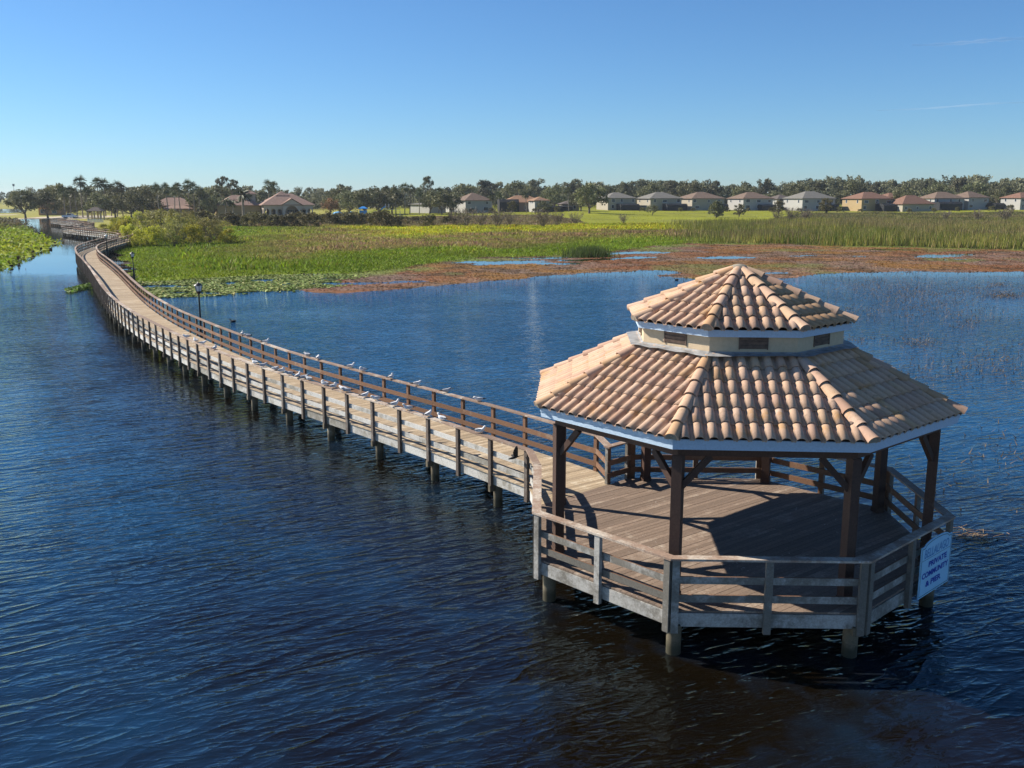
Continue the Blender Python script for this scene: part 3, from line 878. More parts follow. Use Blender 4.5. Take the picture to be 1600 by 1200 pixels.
def smooth(P, k):
    ker = np.ones(2 * k + 1) / (2 * k + 1); Q = P.copy()
    for c in (0, 1): Q[k:-k, c] = np.convolve(P[:, c], ker, 'valid')
    return Q
line = smooth(line, 20)
tan_ = np.gradient(line, axis=0); tan_ /= np.linalg.norm(tan_, axis=1)[:, None]
nrm = np.c_[tan_[:, 1], -tan_[:, 0]]            # towards the far (marsh) rail
NS = len(line)
def wp(s, off, z):
    i = min(NS - 1, max(0, int(round(s / 0.1)))); p = line[i] + nrm[i] * off
    if s < 0: p = p + tan_[0] * s
    return np.array([p[0], p[1], z])
SL = (NS - 1) * 0.1
bw = thing('boardwalk', (line[0][0], line[0][1], 0), 'long curving timber boardwalk on piles with railings on both sides', 'boardwalk')
# the lake: one sheet, its vertices weigh the blue painted in for sky reflection
def make_water():
    ang = np.concatenate([np.radians(np.linspace(-180, -40, 24)), np.radians(np.linspace(-36, 36, 150)), np.radians(np.linspace(40, 180, 24))])[:-1]
    rr = np.concatenate([[0.3], np.geomspace(3, 320, 150), np.geomspace(340, 2900, 12)])
    A, Rr = np.meshgrid(ang, rr); x = (np.sin(A) * Rr).ravel(); y = (np.cos(A) * Rr).ravel()
    L = line[:1100:12]; d_ = np.full(len(x), 1e9)
    for q in L: d_ = np.minimum(d_, np.hypot(x - q[0], y - q[1]))
    side = np.ones(len(x))
    dg = np.hypot(x - GC[0] - 1.0, y - GC[1] + 5.0)
    clear = np.minimum(ss(3.0, 10.0, d_), ss(5.0, 23.0, dg)) * (1 - ss(96, 108, y)) * (0.42 + 0.58 * ss(18, 42, y))  # clear is the painted-blue weight, low round walk, gazebo and marsh edge
    na, nr = len(ang), len(rr); i, j = np.meshgrid(np.arange(nr - 1), np.arange(na), indexing='ij'); j2 = (j + 1) % na
    F = np.stack([i * na + j, (i + 1) * na + j, (i + 1) * na + j2, i * na + j2], -1).reshape(-1, 4)[:, ::-1]
    F = np.vstack([F[:, [0, 1, 2]], F[:, [0, 2, 3]], np.c_[np.full(na, len(x)), np.arange(na), (np.arange(na) + 1) % na][:, ::-1]])
    V = np.vstack([np.c_[x, y, np.zeros(len(x))], [[0, 0, 0]]])
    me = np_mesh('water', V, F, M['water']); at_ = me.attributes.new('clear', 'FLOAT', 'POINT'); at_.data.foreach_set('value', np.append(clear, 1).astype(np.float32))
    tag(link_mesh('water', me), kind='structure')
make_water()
# deck boards
mb = MB(); s = 0.0; pw = 0.142
while s < SL - 0.2:
    g = 0.007 if s < 90 else 0.012
    step = pw if s < 130 else 0.30
    a0, b0 = wp(s, 0.12, 0)[:2], wp(s, WW - 0.12, 0)[:2]; i1 = s + step - g
    def fp(q, off):
        f = q / 0.1; i = min(NS - 2, int(f)); r = f - i
        return (line[i] + nrm[i] * off) * (1 - r) + (line[i + 1] + nrm[i + 1] * off) * r
    P = [fp(s, 0.1), fp(i1, 0.1), fp(i1, WW - 0.1), fp(s, WW - 0.1)]
    dz = random.uniform(-0.005, 0.002)
    mb.prism(P[::-1], ZD - 0.038, ZD + dz)
    s += step
# wedge of boards between the walk and the gazebo's open side
A6 = rp(RR - 0.14, 6)[:2]; A7 = rp(RR - 0.14, 7)[:2]
W0 = [wp(0, 0.1, 0)[:2], wp(0, WW - 0.1, 0)[:2]]
side_a, side_b, side_d, side_n, side_L = side_frame(6)
wed = [W0[1], W0[0], A7 + (side_n[:2]) * 0.004, (side_a + side_d * 0.95 - side_n * 0.13)[:2] + side_n[:2] * 0.004]
q0 = min(PN @ p for p in wed); q1 = max(PN @ p for p in wed); q = q0
while q < q1:
    P = clip_poly(clip_poly(wed, PN, q + pw - 0.007), -PN, -q)
    if len(P) >= 3: mb.prism(P, ZD - 0.038, ZD + random.uniform(-0.005, 0.002))
    q += pw
mb.build('deck', M['deckl'], bw, bw)

def strip(name, off, t, h, zc, mat, s0, s1, seg=3.2, twof=False, outm=None, gap=0.0):
    """a run of boards following the walk at sideways offset off"""
    m = MB(); s = s0
    while s < s1 - 0.05:
        e = min(s + seg, s1); ns = max(1, int(round((e - s) / 1.6))); tint = random.random(); dz = random.uniform(-0.008, 0.008)
        for j in range(ns):
            qa, qb = s + (e - s) * j / ns, s + (e - s) * (j + 1) / ns
            pa0, pa1 = wp(qa, off - t / 2, 0), wp(qa, off + t / 2, 0); pb0, pb1 = wp(qb, off - t / 2, 0), wp(qb, off + t / 2, 0)
            if j == 0 and gap: g_ = (pb0 - pa0) / np.linalg.norm(pb0 - pa0) * gap; pa0 = pa0 + g_; pa1 = pa1 + g_
            vs = [p + Z3 * (zc + dz + k * h / 2) for k in (-1, 1) for p in (pa0, pb0, pb1, pa1)]
            m.add(vs, [(0, 3, 2, 1), (4, 5, 6, 7), (0, 1, 5, 4), (2, 3, 7, 6), (0, 4, 7, 3), (1, 2, 6, 5)], (outm if outm else 0), tint)
        s = e
    return m.build(name, mat, bw, bw)
two = [M['stain'], M['weather'], M['capwood']]
OV = 1.05   # the marsh side opens at a lamp overlook
strip('cap_rail', 0.10, 0.19, 0.042, ZR - 0.021, M['capwood'], 0, SL, gap=0.004)
strip('cap_rail', WW - 0.10, 0.19, 0.042, ZR - 0.021, M['capwood'], 0, SL, gap=0.004)
for zc in (ZD + 0.60, ZD + 0.235):
    # near-side boards: face (2,3,..) toward the walk is +off
    strip('rail_board', 0.150, 0.036, 0.145, zc, two[:2], 0, SL, outm=[1, 1, 1, 0, 1, 1], gap=0.004)
    strip('rail_board', WW - 0.150, 0.036, 0.145, zc, two[:2], 0, SL, outm=[0, 0, 0, 1, 0, 0], gap=0.004)
strip('stringer', 0.155, 0.045, 0.27, ZD - 0.185, M['weather'], 0, SL)
strip('stringer', WW - 0.155, 0.045, 0.27, ZD - 0.185, M['weather'], 0, SL)
strip('joist', WW / 2, 0.05, 0.22, ZD - 0.16, M['postgrey'], 0, SL)

def post_mesh(m, s, off, sg):
    i = min(NS - 1, int(round(s / 0.1))); dd = np.array([*tan_[i], 0]); nn = np.array([*nrm[i], 0])
    c = wp(s, off, 0); zt, zb = ZR - 0.042, ZD - 0.42 + random.uniform(-.04, .03)
    m.box(c + Z3 * (zt + zb) / 2 + dd * random.uniform(-.02, .02), dd * 0.062, nn * 0.045, Z3 * (zt - zb) / 2, 0)
posts = [(s, off) for s in np.arange(0.10, SL, 1.6) for off in (0.085, WW - 0.085)]
nfar = MB()
for i, (s, off) in enumerate(posts):
    if i < 98:
        m = MB(); post_mesh(m, s, off, 1); m.build('rail_post', M['postgrey'] if off < 1 else M['stain'], bw, bw)
    else: post_mesh(nfar, s, off, 1)
tag(nfar.build('rail_post', M['postgrey'], bw, bw), kind='stuff')
# piles and cross beams every second post
pl = MB(); cb = MB(); np_ = 0
for s in np.arange(1.7, SL, 3.2):
    for off in (0.33, WW - 0.33):
        c = wp(s, off, 0); m = MB() if np_ < 96 else pl
        j = random.uniform(-.02, .02)
        m.tube([c + np.array([j, j, -1.3]), c + Z3 * (ZD - 0.30)], 0.135, 10)
        if m is not pl: m.build('pile', M['pile'], bw, bw)
        np_ += 1
    cb.bar(wp(s, 0.02, ZD - 0.42), wp(s, WW - 0.02, ZD - 0.42), 0.10, 0.19)
tag(pl.build('pile', M['pile'], bw, bw), kind='stuff')
tag(cb.build('cross_beam', M['pile'], bw, bw), kind='stuff')
# angled end of the near railing down to the gazebo corner, and of the far railing to corner 6
def link_rail(pa, pb, nin, posts_at=(), inmat=0):
    d_ = (pb - pa) / np.linalg.norm(pb - pa); n_ = nin
    m = MB(); m.bar(pa + Z3 * (ZR - 0.019) - n_ * 0.0, pb + Z3 * (ZR - 0.019), 0.19, 0.04); m.build('cap_rail', M['capwood'], bw, bw)
    for zc in (ZD + 0.60, ZD + 0.235):
        m = MB(); m.bar(pa + n_ * 0.045 + Z3 * zc, pb + n_ * 0.045 + Z3 * zc, 0.036, 0.145); m.build('rail_board', M['stain'] if inmat else M['weather'], bw, bw)
    m = MB(); m.bar(pa + n_ * 0.045 + Z3 * (ZD - 0.185), pb + n_ * 0.045 + Z3 * (ZD - 0.185), 0.04, 0.27); m.build('stringer', M['weather'], bw, bw)
ctr = np.array([*(line[0] + nrm[0] * WW / 2), 0])
pa = wp(0.0, 0.10, 0); pb = rp(RR - 0.10, 7); nn = np.array([nrm[0][0], nrm[0][1], 0])
link_rail(pa, pb, nn)
pa = wp(0.0, WW - 0.10, 0); pb = (side_a + side_d * 0.95 - side_n * 0.10)
link_rail(pa, pb, -nn, inmat=1)
# overlook bump-out by the second lamp
lamp2 = at(203.5, 428.5, ZD)
i_ = int(np.argmin(np.hypot(*(line + nrm * WW - lamp2[:2]).T)))
print('lamp2 along', i_ * 0.1, np.hypot(*(line[i_] + nrm[i_] * WW - lamp2[:2])))

# ================================================================== LAMPS
M['glass'] = plain('lamp_glass', (0.75, 0.76, 0.74), 0.25, 0.05, 4, 0.5)
def lamp(loc, label, white=False, ht=3.0):
    L_ = thing('street_lamp', loc, label, 'street lamp', 'lamps along the boardwalk')
    m = MB(); o = np.array(loc); mt = M['black']
    m.tube([o + Z3 * -2.4, o + Z3 * 0.0], 0.13, 10)
    m.tube([o, o + Z3 * 0.06, o + Z3 * 0.12, o + Z3 * 0.7, o + Z3 * 0.76, o + Z3 * (ht - 0.7)], [0.14, 0.14, 0.095, 0.075, 0.058, 0.045], 10)
    m.build('post', mt, L_, L_)
    m = MB(); z = ht - 0.7
    m.tube([o + Z3 * z, o + Z3 * (z + 0.06), o + Z3 * (z + 0.16), o + Z3 * (z + 0.18)], [0.05, 0.10, 0.14, 0.155], 12)
    for k in range(6):
        a_ = k * math.pi / 3
        m.bar(o + Z3 * (z + 0.17) + 0.14 * np.array([math.cos(a_), math.sin(a_), 0]), o + Z3 * (z + 0.50) + 0.21 * np.array([math.cos(a_), math.sin(a_), 0]), 0.02, 0.02)
    hd = m.build('lantern', mt, L_, L_)
    m = MB(); m.tube([o + Z3 * (z + 0.18), o + Z3 * (z + 0.495)], [0.125, 0.195], 6, smooth=False); m.build('glass', M['glass'], hd, L_)
    m = MB(); m.tube([o + Z3 * (z + 0.50), o + Z3 * (z + 0.52), o + Z3 * (z + 0.60), o + Z3 * (z + 0.64), o + Z3 * (z + 0.70)], [0.26, 0.25, 0.11, 0.05, 0.01], 12); m.build('cap', M['glass'] if white else mt, hd, L_)
    return L_
l1 = wp(0, 0, 0)
q_ = line + nrm * (WW + 0.16)
i1 = int(np.argmin(np.abs(q_[:, 0] / (q_[:, 1] * math.cos(PITCH) + (CAM_H - 3.0) * math.sin(PITCH)) - (311.5 - 800) / FPX)[:900]))
p1 = line[i1] + nrm[i1] * (WW + 0.16); lamp((p1[0], p1[1], ZD - 0.35), 'black lantern lamp post rising from the marsh-side rail over open water', ht=3.35)
q1 = line[i_] + nrm[i_] * (WW + 1.55)
lamp((q1[0], q1[1], ZD - 0.2), 'black lantern lamp post at the small railed bump-out beside the marsh', ht=2.45)
i3 = int(np.argmin(np.hypot(*(line + nrm * WW - at(166, 390, ZD)[:2]).T))); q3 = line[i3] + nrm[i3] * (WW + 0.25)
lamp((q3[0], q3[1], ZD - 0.5), 'white-topped lantern lamp post at the far bend of the boardwalk', True, 2.7)
# bump-out rails
for zc, h_ in ((ZR - 0.021, 0.042), (ZD + 0.60, 0.145), (ZD + 0.235, 0.145)):
    m = MB()
    c0 = np.array([*(line[i_ + 22] + nrm[i_ + 22] * (WW - 0.02)), zc]); c1 = np.array([*(line[i_ - 6] + nrm[i_ - 6] * (WW - 0.02)), zc]); e_ = np.array([*(line[i_ + 4] + nrm[i_ + 4] * (WW + 1.4)), zc])
    for c in (c0, c1): m.bar(c, e_, 0.15 if h_ < 0.1 else 0.04, h_)
    m.build('overlook_rail', M['capwood'] if h_ < 0.1 else M['stain'], bw, bw)
m = MB()
P_ = [c1[:2], e_[:2], c0[:2]]
m.prism(P_, ZD - 0.04, ZD - 0.004); m.build('overlook_deck', M['deckl'], bw, bw)

# ================================================================== BIRDS
M['gullw'] = plain('white_feathers', (0.72, 0.72, 0.71), 0.8, 0.05, 20)
M['gullg'] = plain('grey_feathers', (0.36, 0.38, 0.41), 0.8, 0.1, 20)
M['gullb'] = plain('black_feathers', (0.02, 0.02, 0.022), 0.7, 0.2, 20)
M['gully'] = plain('gull_legs_and_beak', (0.55, 0.36, 0.08), 0.6, 0.1, 20)
def gull_mesh(name, pose, mats):
    """pose 0 alert, 1 hunched, 2 preening; nose along +X, feet at z=0"""
    m = MB()
    up = (0.16, 0.115, 0.13)[pose]
    # body axis: tail to breast to head
    ax = [(-0.21, 0.135, .006), (-0.15, 0.14, .022), (-0.08, 0.135, .042), (0.0, 0.135, .056), (0.06, 0.15, .055), (0.095, 0.175, .042)]
    if pose == 0: ax += [(0.115, 0.205, .031), (0.13, 0.235, .031), (0.145, 0.25, .033), (0.165, 0.25, .027), (0.18, 0.247, .012)]
    elif pose == 1: ax += [(0.115, 0.19, .036), (0.13, 0.20, .034), (0.15, 0.203, .032), (0.17, 0.20, .024), (0.182, 0.197, .011)]
    else: ax += [(0.105, 0.205, .031), (0.085, 0.225, .031), (0.06, 0.23, .032), (0.04, 0.222, .026), (0.03, 0.212, .012)]
    ax = [(x, z - 0.055, r * 1.12) for x, z, r in ax]
    N = 12; vs = []; rings = len(ax)
    for i, (x, z, r) in enumerate(ax):
        a = np.array(ax[max(0, i - 1)][:2]); b = np.array(ax[min(rings - 1, i + 1)][:2]); d = (b - a) / np.linalg.norm(b - a)
        wide = 1.12 if i < 5 else 1.0
        for k in range(N):
            t = 2 * math.pi * k / N
            c, s = math.cos(t) * r * wide, math.sin(t) * r * (0.55 if i == 0 else 1)
            vs.append((x - d[1] * s, c, z + d[0] * s))
    fs, ms = [], []
    for i in range(rings - 1):
        for k in range(N):
            fs.append((i * N + k, i * N + (k + 1) % N, (i + 1) * N + (k + 1) % N, (i + 1) * N + k)); ms.append(0)
    fs.append(tuple(range(N))[::-1]); ms.append(0); fs.append(tuple(range((rings - 1) * N, rings * N))); ms.append(0)
    m.add(vs, fs, ms, 0.5, True)
    for sg in (-1, 1):   # folded wing, lying on the back, black tip past the tail
        W = [(x_, y_ * 1.1, z_ - .05, r_) for x_, y_, z_, r_ in ((0.075, 0.036, 0.165, .008), (0.03, 0.052, 0.172, .030), (-0.06, 0.048, 0.170, .030), (-0.14, 0.030, 0.158, .020), (-0.20, 0.016, 0.152, .011), (-0.265, 0.004, 0.150, .003))]
        v2 = []
        for (x, y, z, r) in W:
            for k in range(8):
                t = 2 * math.pi * k / 8; v2.append((x, sg * (y + 0.014 * math.cos(t) * (r / .03)), z - 0.01 + r * math.sin(t)))
        f2 = [(i * 8 + k, i * 8 + (k + 1) % 8, (i + 1) * 8 + (k + 1) % 8, (i + 1) * 8 + k) for i in range(5) for k in range(8)]
        m.add(v2, f2, [1] * 24 + [2] * 16, 0.5, True)
        m.tube([(0.012, sg * 0.022, 0.07), (0.018, sg * 0.024, 0.035), (0.012, sg * 0.024, 0.004)], 0.005, 5, 3)
        m.add([(0.0, sg * 0.024, 0.005), (0.05, sg * 0.045, 0.003), (0.055, sg * 0.024, 0.003), (0.05, sg * 0.003, 0.003)], [(0, 1, 2, 3)], 3)
        e = ax[-3]; m.tube([(e[0] + .004, sg * (e[2] - 0.004), e[1] + .006), (e[0] + .004, sg * (e[2] + 0.002), e[1] + .006)], 0.004, 6, 2)
    e = ax[-1]; q = ax[-2]; dx = np.array([e[0] - q[0], 0, e[1] - q[1]]); dx /= np.linalg.norm(dx)
    b0 = np.array([e[0], 0, e[1]]); m.tube([b0, b0 + dx * 0.022, b0 + dx * 0.038 + Z3 * -0.004], [0.010, 0.007, 0.002], 6, 3)
    return m.mesh(name, mats)
GM = [gull_mesh('gull', p, [M['gullw'], M['gullg'], M['gullb'], M['gully']]) for p in range(3)]
GMJ = gull_mesh('gull', 1, [M['gullg'], M['gullg'], M['gullb'], M['gully']])
near_px = [(292, 526), (304, 532), (320, 536), (337, 544), (402, 567), (415, 571), (429, 577), (439, 580), (452, 584), (464, 588), (474, 590), (486, 592), (505, 601), (519, 605),
           (533, 609), (542, 611), (566, 619), (582, 625), (610, 633), (630, 640), (664, 649), (683, 656), (752, 675)]
far_px = [(389, 521), (396, 524), (419, 534), (485, 554), (502, 559), (546, 573), (566, 579), (610, 590), (651, 600), (694, 612), (745, 626)]
ORD = ['first', 'second', 'third', 'fourth', 'fifth', 'sixth', 'seventh', 'eighth', 'ninth', 'tenth', 'eleventh', 'twelfth', 'thirteenth', 'fourteenth', 'fifteenth', 'sixteenth',
       'seventeenth', 'eighteenth', 'nineteenth', 'twentieth', 'twenty-first', 'twenty-second', 'twenty-third', 'twenty-fourth', 'twenty-fifth', 'twenty-sixth', 'twenty-seventh', 'twenty-eighth',
       'twenty-ninth', 'thirtieth', 'thirty-first', 'thirty-second', 'thirty-third', 'thirty-fourth', 'thirty-fifth', 'thirty-sixth', 'thirty-seventh', 'thirty-eighth', 'thirty-ninth', 'fortieth']
rb = random.Random(3)
for lst, off, where in ((near_px, 0.10, 'near'), (far_px, WW - 0.10, 'far')):
    for n_, (px, py) in enumerate(lst[::-1]):
        q = at(px, py + 2, ZR)
        i = int(np.argmin(np.hypot(line[:, 0] + nrm[:, 0] * off - q[0], line[:, 1] + nrm[:, 1] * off - q[1])))
        p = line[i] + nrm[i] * off
        pose = rb.choice([0, 0, 1, 1, 2]); juv = rb.random() < 0.2
        o = link_mesh('gull', GMJ if juv else GM[pose])
        o.location = (p[0] + rb.uniform(-.03, .03), p[1] + rb.uniform(-.03, .03), ZR + 0.001)
        base = rb.choice([0.35, 0.5, 0.2, -0.3, 2.6, 3.3, 1.2]); o.rotation_euler = (0, 0, base + rb.uniform(-.3, .3)); o.scale = (1.0,) * 3
        stance = 'brownish grey gull' if juv else ('upright white and grey gull', 'hunched white and grey gull', 'preening white and grey gull')[pose]
        tag(o, f'{stance} on the {where} cap rail, {ORD[n_]} counting from the gazebo', 'gull', f'gulls on the {where} railing')
def flying_bird():
    m = MB()
    ax = [(-0.20, .01), (-0.12, .016), (-0.05, .035), (0.02, .04), (0.07, .032), (0.11, .024), (0.135, .022), (0.155, .012), (0.18, .003)]
    m.tube([(x, 0, 0) for x, r in ax], [r for x, r in ax], 10)
    for sg in (-1, 1):
        L = [(0.0, 0.02, 0.01), (0.02, sg * 0.12, 0.10), (-0.02, sg * 0.24, 0.17), (-0.07, sg * 0.36, 0.20)]
        T = [(-0.12, 0.02 * sg, 0.01), (-0.13, sg * 0.12, 0.09), (-0.13, sg * 0.23, 0.155), (-0.10, sg * 0.35, 0.195)]
        vs = [np.array(p) + Z3 * e for e in (0.004, -0.004) for p in L + T]
        f = []
        for i in range(3): f += [(i, i + 1, 5 + i, 4 + i), (8 + i, 12 + i, 13 + i, 9 + i), (i, 8 + i, 9 + i, i + 1), (4 + i, 5 + i, 13 + i, 12 + i)]
        m.add(vs, f)
    m.add([(-0.18, -.012, 0), (-0.18, .012, 0), (-0.30, .05, 0.0), (-0.30, -.05, 0.0), (-0.18, 0, 0.01), (-0.30, 0, 0.008)], [(0, 1, 2, 3), (0, 4, 5, 3), (1, 4, 5, 2)])
    return m.mesh('flying_bird', M['gullb'])
fb = link_mesh('flying_bird', flying_bird()); fb.location = tuple(at(803, 715, 1.85)); fb.rotation_euler = (R_(35), R_(10), R_(200)); fb.scale = (.95,) * 3
tag(fb, 'dark bird with raised wings flying low over the walk deck beside the near railing', 'bird')
def duck(px, py, label):
    m = MB()
    ax = [(-0.19, 0.07, .01), (-0.13, 0.05, .05), (-0.02, 0.035, .08), (0.08, 0.04, .07), (0.13, 0.07, .04), (0.145, 0.12, .03), (0.165, 0.15, .036), (0.20, 0.15, .028), (0.225, 0.145, .01)]
    m.tube([a[:1] + (0,) + a[1:2] for a in ax], [a[2] for a in ax], 10)
    o = link_mesh('duck', m.mesh('duck', M['gullb'])); o.location = tuple(at(px, py)); o.rotation_euler = (0, 0, R_(170)); o.scale = (1.25,) * 3
    m = MB(); m.tube([(0.22, 0, 0.145), (0.27, 0, 0.135)], [0.012, 0.004], 6); b = link_mesh('beak', m.mesh('beak', M['mortar']), o)
    tag(o, label, 'duck')
duck(364, 503, 'dark duck swimming on the open water just past the lamp post')
duck(1057, 438, 'small dark duck on the far water by the rust-coloured flats')

# ================================================================== LOW PLANTS (uncountable)
def blades(name, x, y, h, w, col, mat, lean=0.35, z0=None, kind='stuff', seed=1, bend=0.0, vtop=1.35, vbot=0.75):
    r = np.random.default_rng(seed); n = len(x)
    z = height(x, y) if z0 is None else z0
    a = r.uniform(0, 2 * np.pi, n); ca, sa = np.cos(a), np.sin(a)
    lx, ly = r.normal(0, lean, n) * h, r.normal(0, lean, n) * h
    b = np.c_[x, y, np.maximum(z, -0.05) - 0.03]
    V = np.empty((n, 3, 3))
    V[:, 0] = b + np.c_[ca * w, sa * w, np.zeros(n)]; V[:, 1] = b - np.c_[ca * w, sa * w, np.zeros(n)]
    V[:, 2] = b + np.c_[lx, ly, h]
    c = np.repeat(col[:, None, :], 3, 1)
    F = np.arange(3 * n).reshape(-1, 3)
    me = np_mesh(name, V.reshape(-1, 3), F, mat, colors=np.clip(c.reshape(-1, 3), 0, 1))
    return tag(link_mesh(name, me), kind=kind)
def leaves(name, x, y, z, size, col, mat, tilt=0.6, seed=1, nside=4):
    """leaf-like plates lying at random tilts"""
    r = np.random.default_rng(seed); n = len(x)
    nn = np.c_[r.normal(0, tilt, n), r.normal(0, tilt, n), np.ones(n)]; nn /= np.linalg.norm(nn, axis=1)[:, None]
    a = r.normal(size=(n, 3)); u = np.cross(nn, a); u /= np.linalg.norm(u, axis=1)[:, None]; v = np.cross(nn, u)
    V = np.empty((n, nside, 3)); c0 = np.c_[x, y, z]
    for k in range(nside):
        t = 2 * math.pi * k / nside
        V[:, k] = c0 + size[:, None] * (u * math.cos(t) + v * math.sin(t) * (0.75 if nside == 4 else 1))
    c = np.repeat(col[:, None, :], nside, 1)
    me = np_mesh(name, V.reshape(-1, 3), np.arange(nside * n).reshape(-1, nside), mat, colors=np.clip(c.reshape(-1, 3), 0, 1))
    return tag(link_mesh(name, me), kind='stuff')

def scatter(n, x0, x1, y0, y1, seed, wedge=True):
    r = np.random.default_rng(seed)
    x = r.uniform(x0, x1, n); y = r.uniform(y0, y1, n)
    if wedge:
        k = np.abs(x) < y * 0.60 + 4
        x, y = x[k], y[k]
    return x, y
def jit(col, seed, s=0.22):
    r = np.random.default_rng(seed)
    return col * r.normal(1, s, (len(col), 1)).clip(0.4, 1.8) * r.normal(1, 0.06, col.shape)

# lush floating plants along the marsh edge
x, y = scatter(330000, -80, 130, 84, 215, 11); g = regions(x, y)
k = (g['land'] > -0.8) & (g['land'] < 46) & (np.random.default_rng(2).random(len(x)) < np.clip(1.25 - g['land'] / 46, 0.15, 1)); x, y = x[k], y[k]; g = {a: b[k] for a, b in g.items()}
c = ground_color(x, y, g); hgt = 0.18 + 0.5 * fbm(x, y, 3.5, 61) * ss(0, 3, g['land'] + 1)
r = np.random.default_rng(5)
clump = fbm(x, y, 2.4, 63)
blades('marsh_plants', x, y, 0.12 + 0.55 * (hgt - .1) * r.uniform(.6, 1.3, len(x)) * (.5 + clump), r.uniform(0.05, 0.12, len(x)),
       jit(c * (0.75 + 0.7 * clump)[:, None], 6), M['blade'], 0.75, np.maximum(height(x, y, g), 0) + .02, seed=7)
# field grass
def lawn_edge(x, y): return np.interp(x / np.maximum(y, 1), [-.3, -.03, .04, .08, .255, .30, .6], [352, 390, 385, 292, 300, 440, 445])
x, y = scatter(430000, -150, 250, 105, 445, 12); g = regions(x, y)
ly = lawn_edge(x, y); lawn = ss(-10, 6, y - ly)
rightm = ss(24, 40, x - (y - 150) * 0.15) * (1 - ss(280, 310, y))
k = (g['land'] > 8) & (np.random.default_rng(3).random(len(x)) > np.maximum(rightm * 0.8, lawn * .9)) & (g['isle'] < 0); x, y, lawn = x[k], y[k], lawn[k]; g = {a: b[k] for a, b in g.items()}
c = ground_color(x, y, g)
tall = ss(0.42, 0.7, fbm(x, y, 9, 65))
hh = (0.18 + 0.45 * tall + 0.3 * fbm(x, y, 2, 66)) * (1 - 0.85 * lawn)
c = jit(c * 1.3, 8); dry = (np.random.default_rng(4).random(len(x)) < 0.12 + 0.2 * tall) & (lawn < .5)
c = np.where(dry[:, None], c * np.array([1.05, 0.78, 1.5]), c)
blades('marsh_grass', x, y, hh, 0.06 + 0.0008 * y, c, M['blade'], 0.55, height(x, y, g), seed=9)
# cattail reeds on the right
x, y = scatter(330000, 10, 260, 128, 442, 13); g = regions(x, y)
rm = ss(24, 44, x - (y - 150) * 0.15 + 14 * (fbm(x, y, 16, 67) - .5)) * (1 - ss(0, 15, y - lawn_edge(x, y) + 12))
dens = 0.45 + 0.75 * fbm(x, y, 7, 68)
k = (g['land'] > -1.2 + 2 * (fbm(x, y, 5, 70) - .5)) & (np.random.default_rng(5).random(len(x)) < rm * dens); x, y = x[k], y[k]; g = {a: b[k] for a, b in g.items()}
n2 = fbm(x, y, 11, 69)
c = lerp3(np.tile(C_(0.09, 0.125, 0.018), (len(x), 1)), C_(0.25, 0.24, 0.045), ss(0.25, 0.75, n2 + np.random.default_rng(6).normal(0, .18, len(x))))
c = lerp3(c, C_(0.15, 0.12, 0.06), ss(.48, .62, fbm(x, y, 22, 78) + .1 * ss(250, 330, y)) * .85)
gold = np.random.default_rng(7).random(len(x)) < 0.12 + 0.25 * ss(60, 110, x); c = np.where(gold[:, None], C_(0.30, 0.24, 0.10), c)
blades('cattail_reeds', x, y, (1.1 + 1.7 * fbm(x, y, 9, 72)) * (1 - .35 * ss(.5, .62, fbm(x, y, 20, 79))) + np.random.default_rng(8).uniform(-.3, .4, len(x)) - 1.2 * ss(285, 320, y), np.full(len(x), 0.075), jit(c, 10, .2), M['blade'], 0.14, np.maximum(height(x, y, g), 0), seed=11)
# the dark reed tuft standing in the puddle
tx, ty = at(920, 401)[:2]; r = np.random.default_rng(14); n = 1600
x = tx + r.normal(0, 1.5, n); y = ty + r.normal(0, 1.6, n)
blades('reed_tuft', x, y, r.uniform(.7, 1.9, n), np.full(n, .05), jit(np.tile(C_(0.07, 0.10, 0.025), (n, 1)), 15), M['blade'], 0.25, np.zeros(n), seed=16)
# left bank
x, y = scatter(90000, -170, -55, 85, 330, 17, False); g = regions(x, y); k = (g['isle'] > -.3); x, y = x[k], y[k]; g = {a: b[k] for a, b in g.items()}
c = ground_color(x, y, g); n2 = fbm(x, y, 6, 73)
farb = ss(225, 260, y + 20 * (n2 - .5)); c = lerp3(c, C_(0.10, 0.085, 0.05), farb)
r = np.random.default_rng(18)
leaves('bank_plants', x, y, np.maximum(height(x, y, g), 0) + r.uniform(.1, 1.0, len(x)) * (0.3 + 1.0 * n2 + farb), r.uniform(.15, .38, len(x)), jit(c * (0.6 + 0.9 * n2)[:, None], 19), M['blade'], 0.8, 20)
# lily pads
x, y = scatter(150000, -45, -5, 80, 112, 21); g = regions(x, y)
k = (g['lily'] > -1.5 * np.random.default_rng(9).random(len(x))) & (g['land'] < 1.0) & (fbm(x, y, 3.2, 74) > 0.36) & (np.random.default_rng(22).random(len(x)) < .42); x, y = x[k], y[k]
r = np.random.default_rng(23); n2 = r.random(len(x))
c = lerp3(np.tile(C_(0.12, 0.18, 0.03), (len(x), 1)), C_(0.38, 0.40, 0.15), n2 ** 1.8)
leaves('lily_pads', x, y, 0.02 + 0.10 * r.random(len(x)) ** 2, r.uniform(.07, .15, len(x)), jit(c, 24, .15), M['pad'], 0.28, 25, 7)
x, y = scatter(16000, -62, -40, 84, 106, 26, False); k = sdist(poly([(112, 455), (135, 448), (160, 447), (172, 458), (160, 463), (130, 462)]), x, y) > -0.6; x, y = x[k], y[k]
r = np.random.default_rng(27); c = np.tile(C_(0.10, 0.17, 0.03), (len(x), 1))
leaves('floating_plants', x, y, 0.02 + .25 * r.random(len(x)), r.uniform(.12, .25, len(x)), jit(c, 28, .3), M['blade'], 0.6, 29)
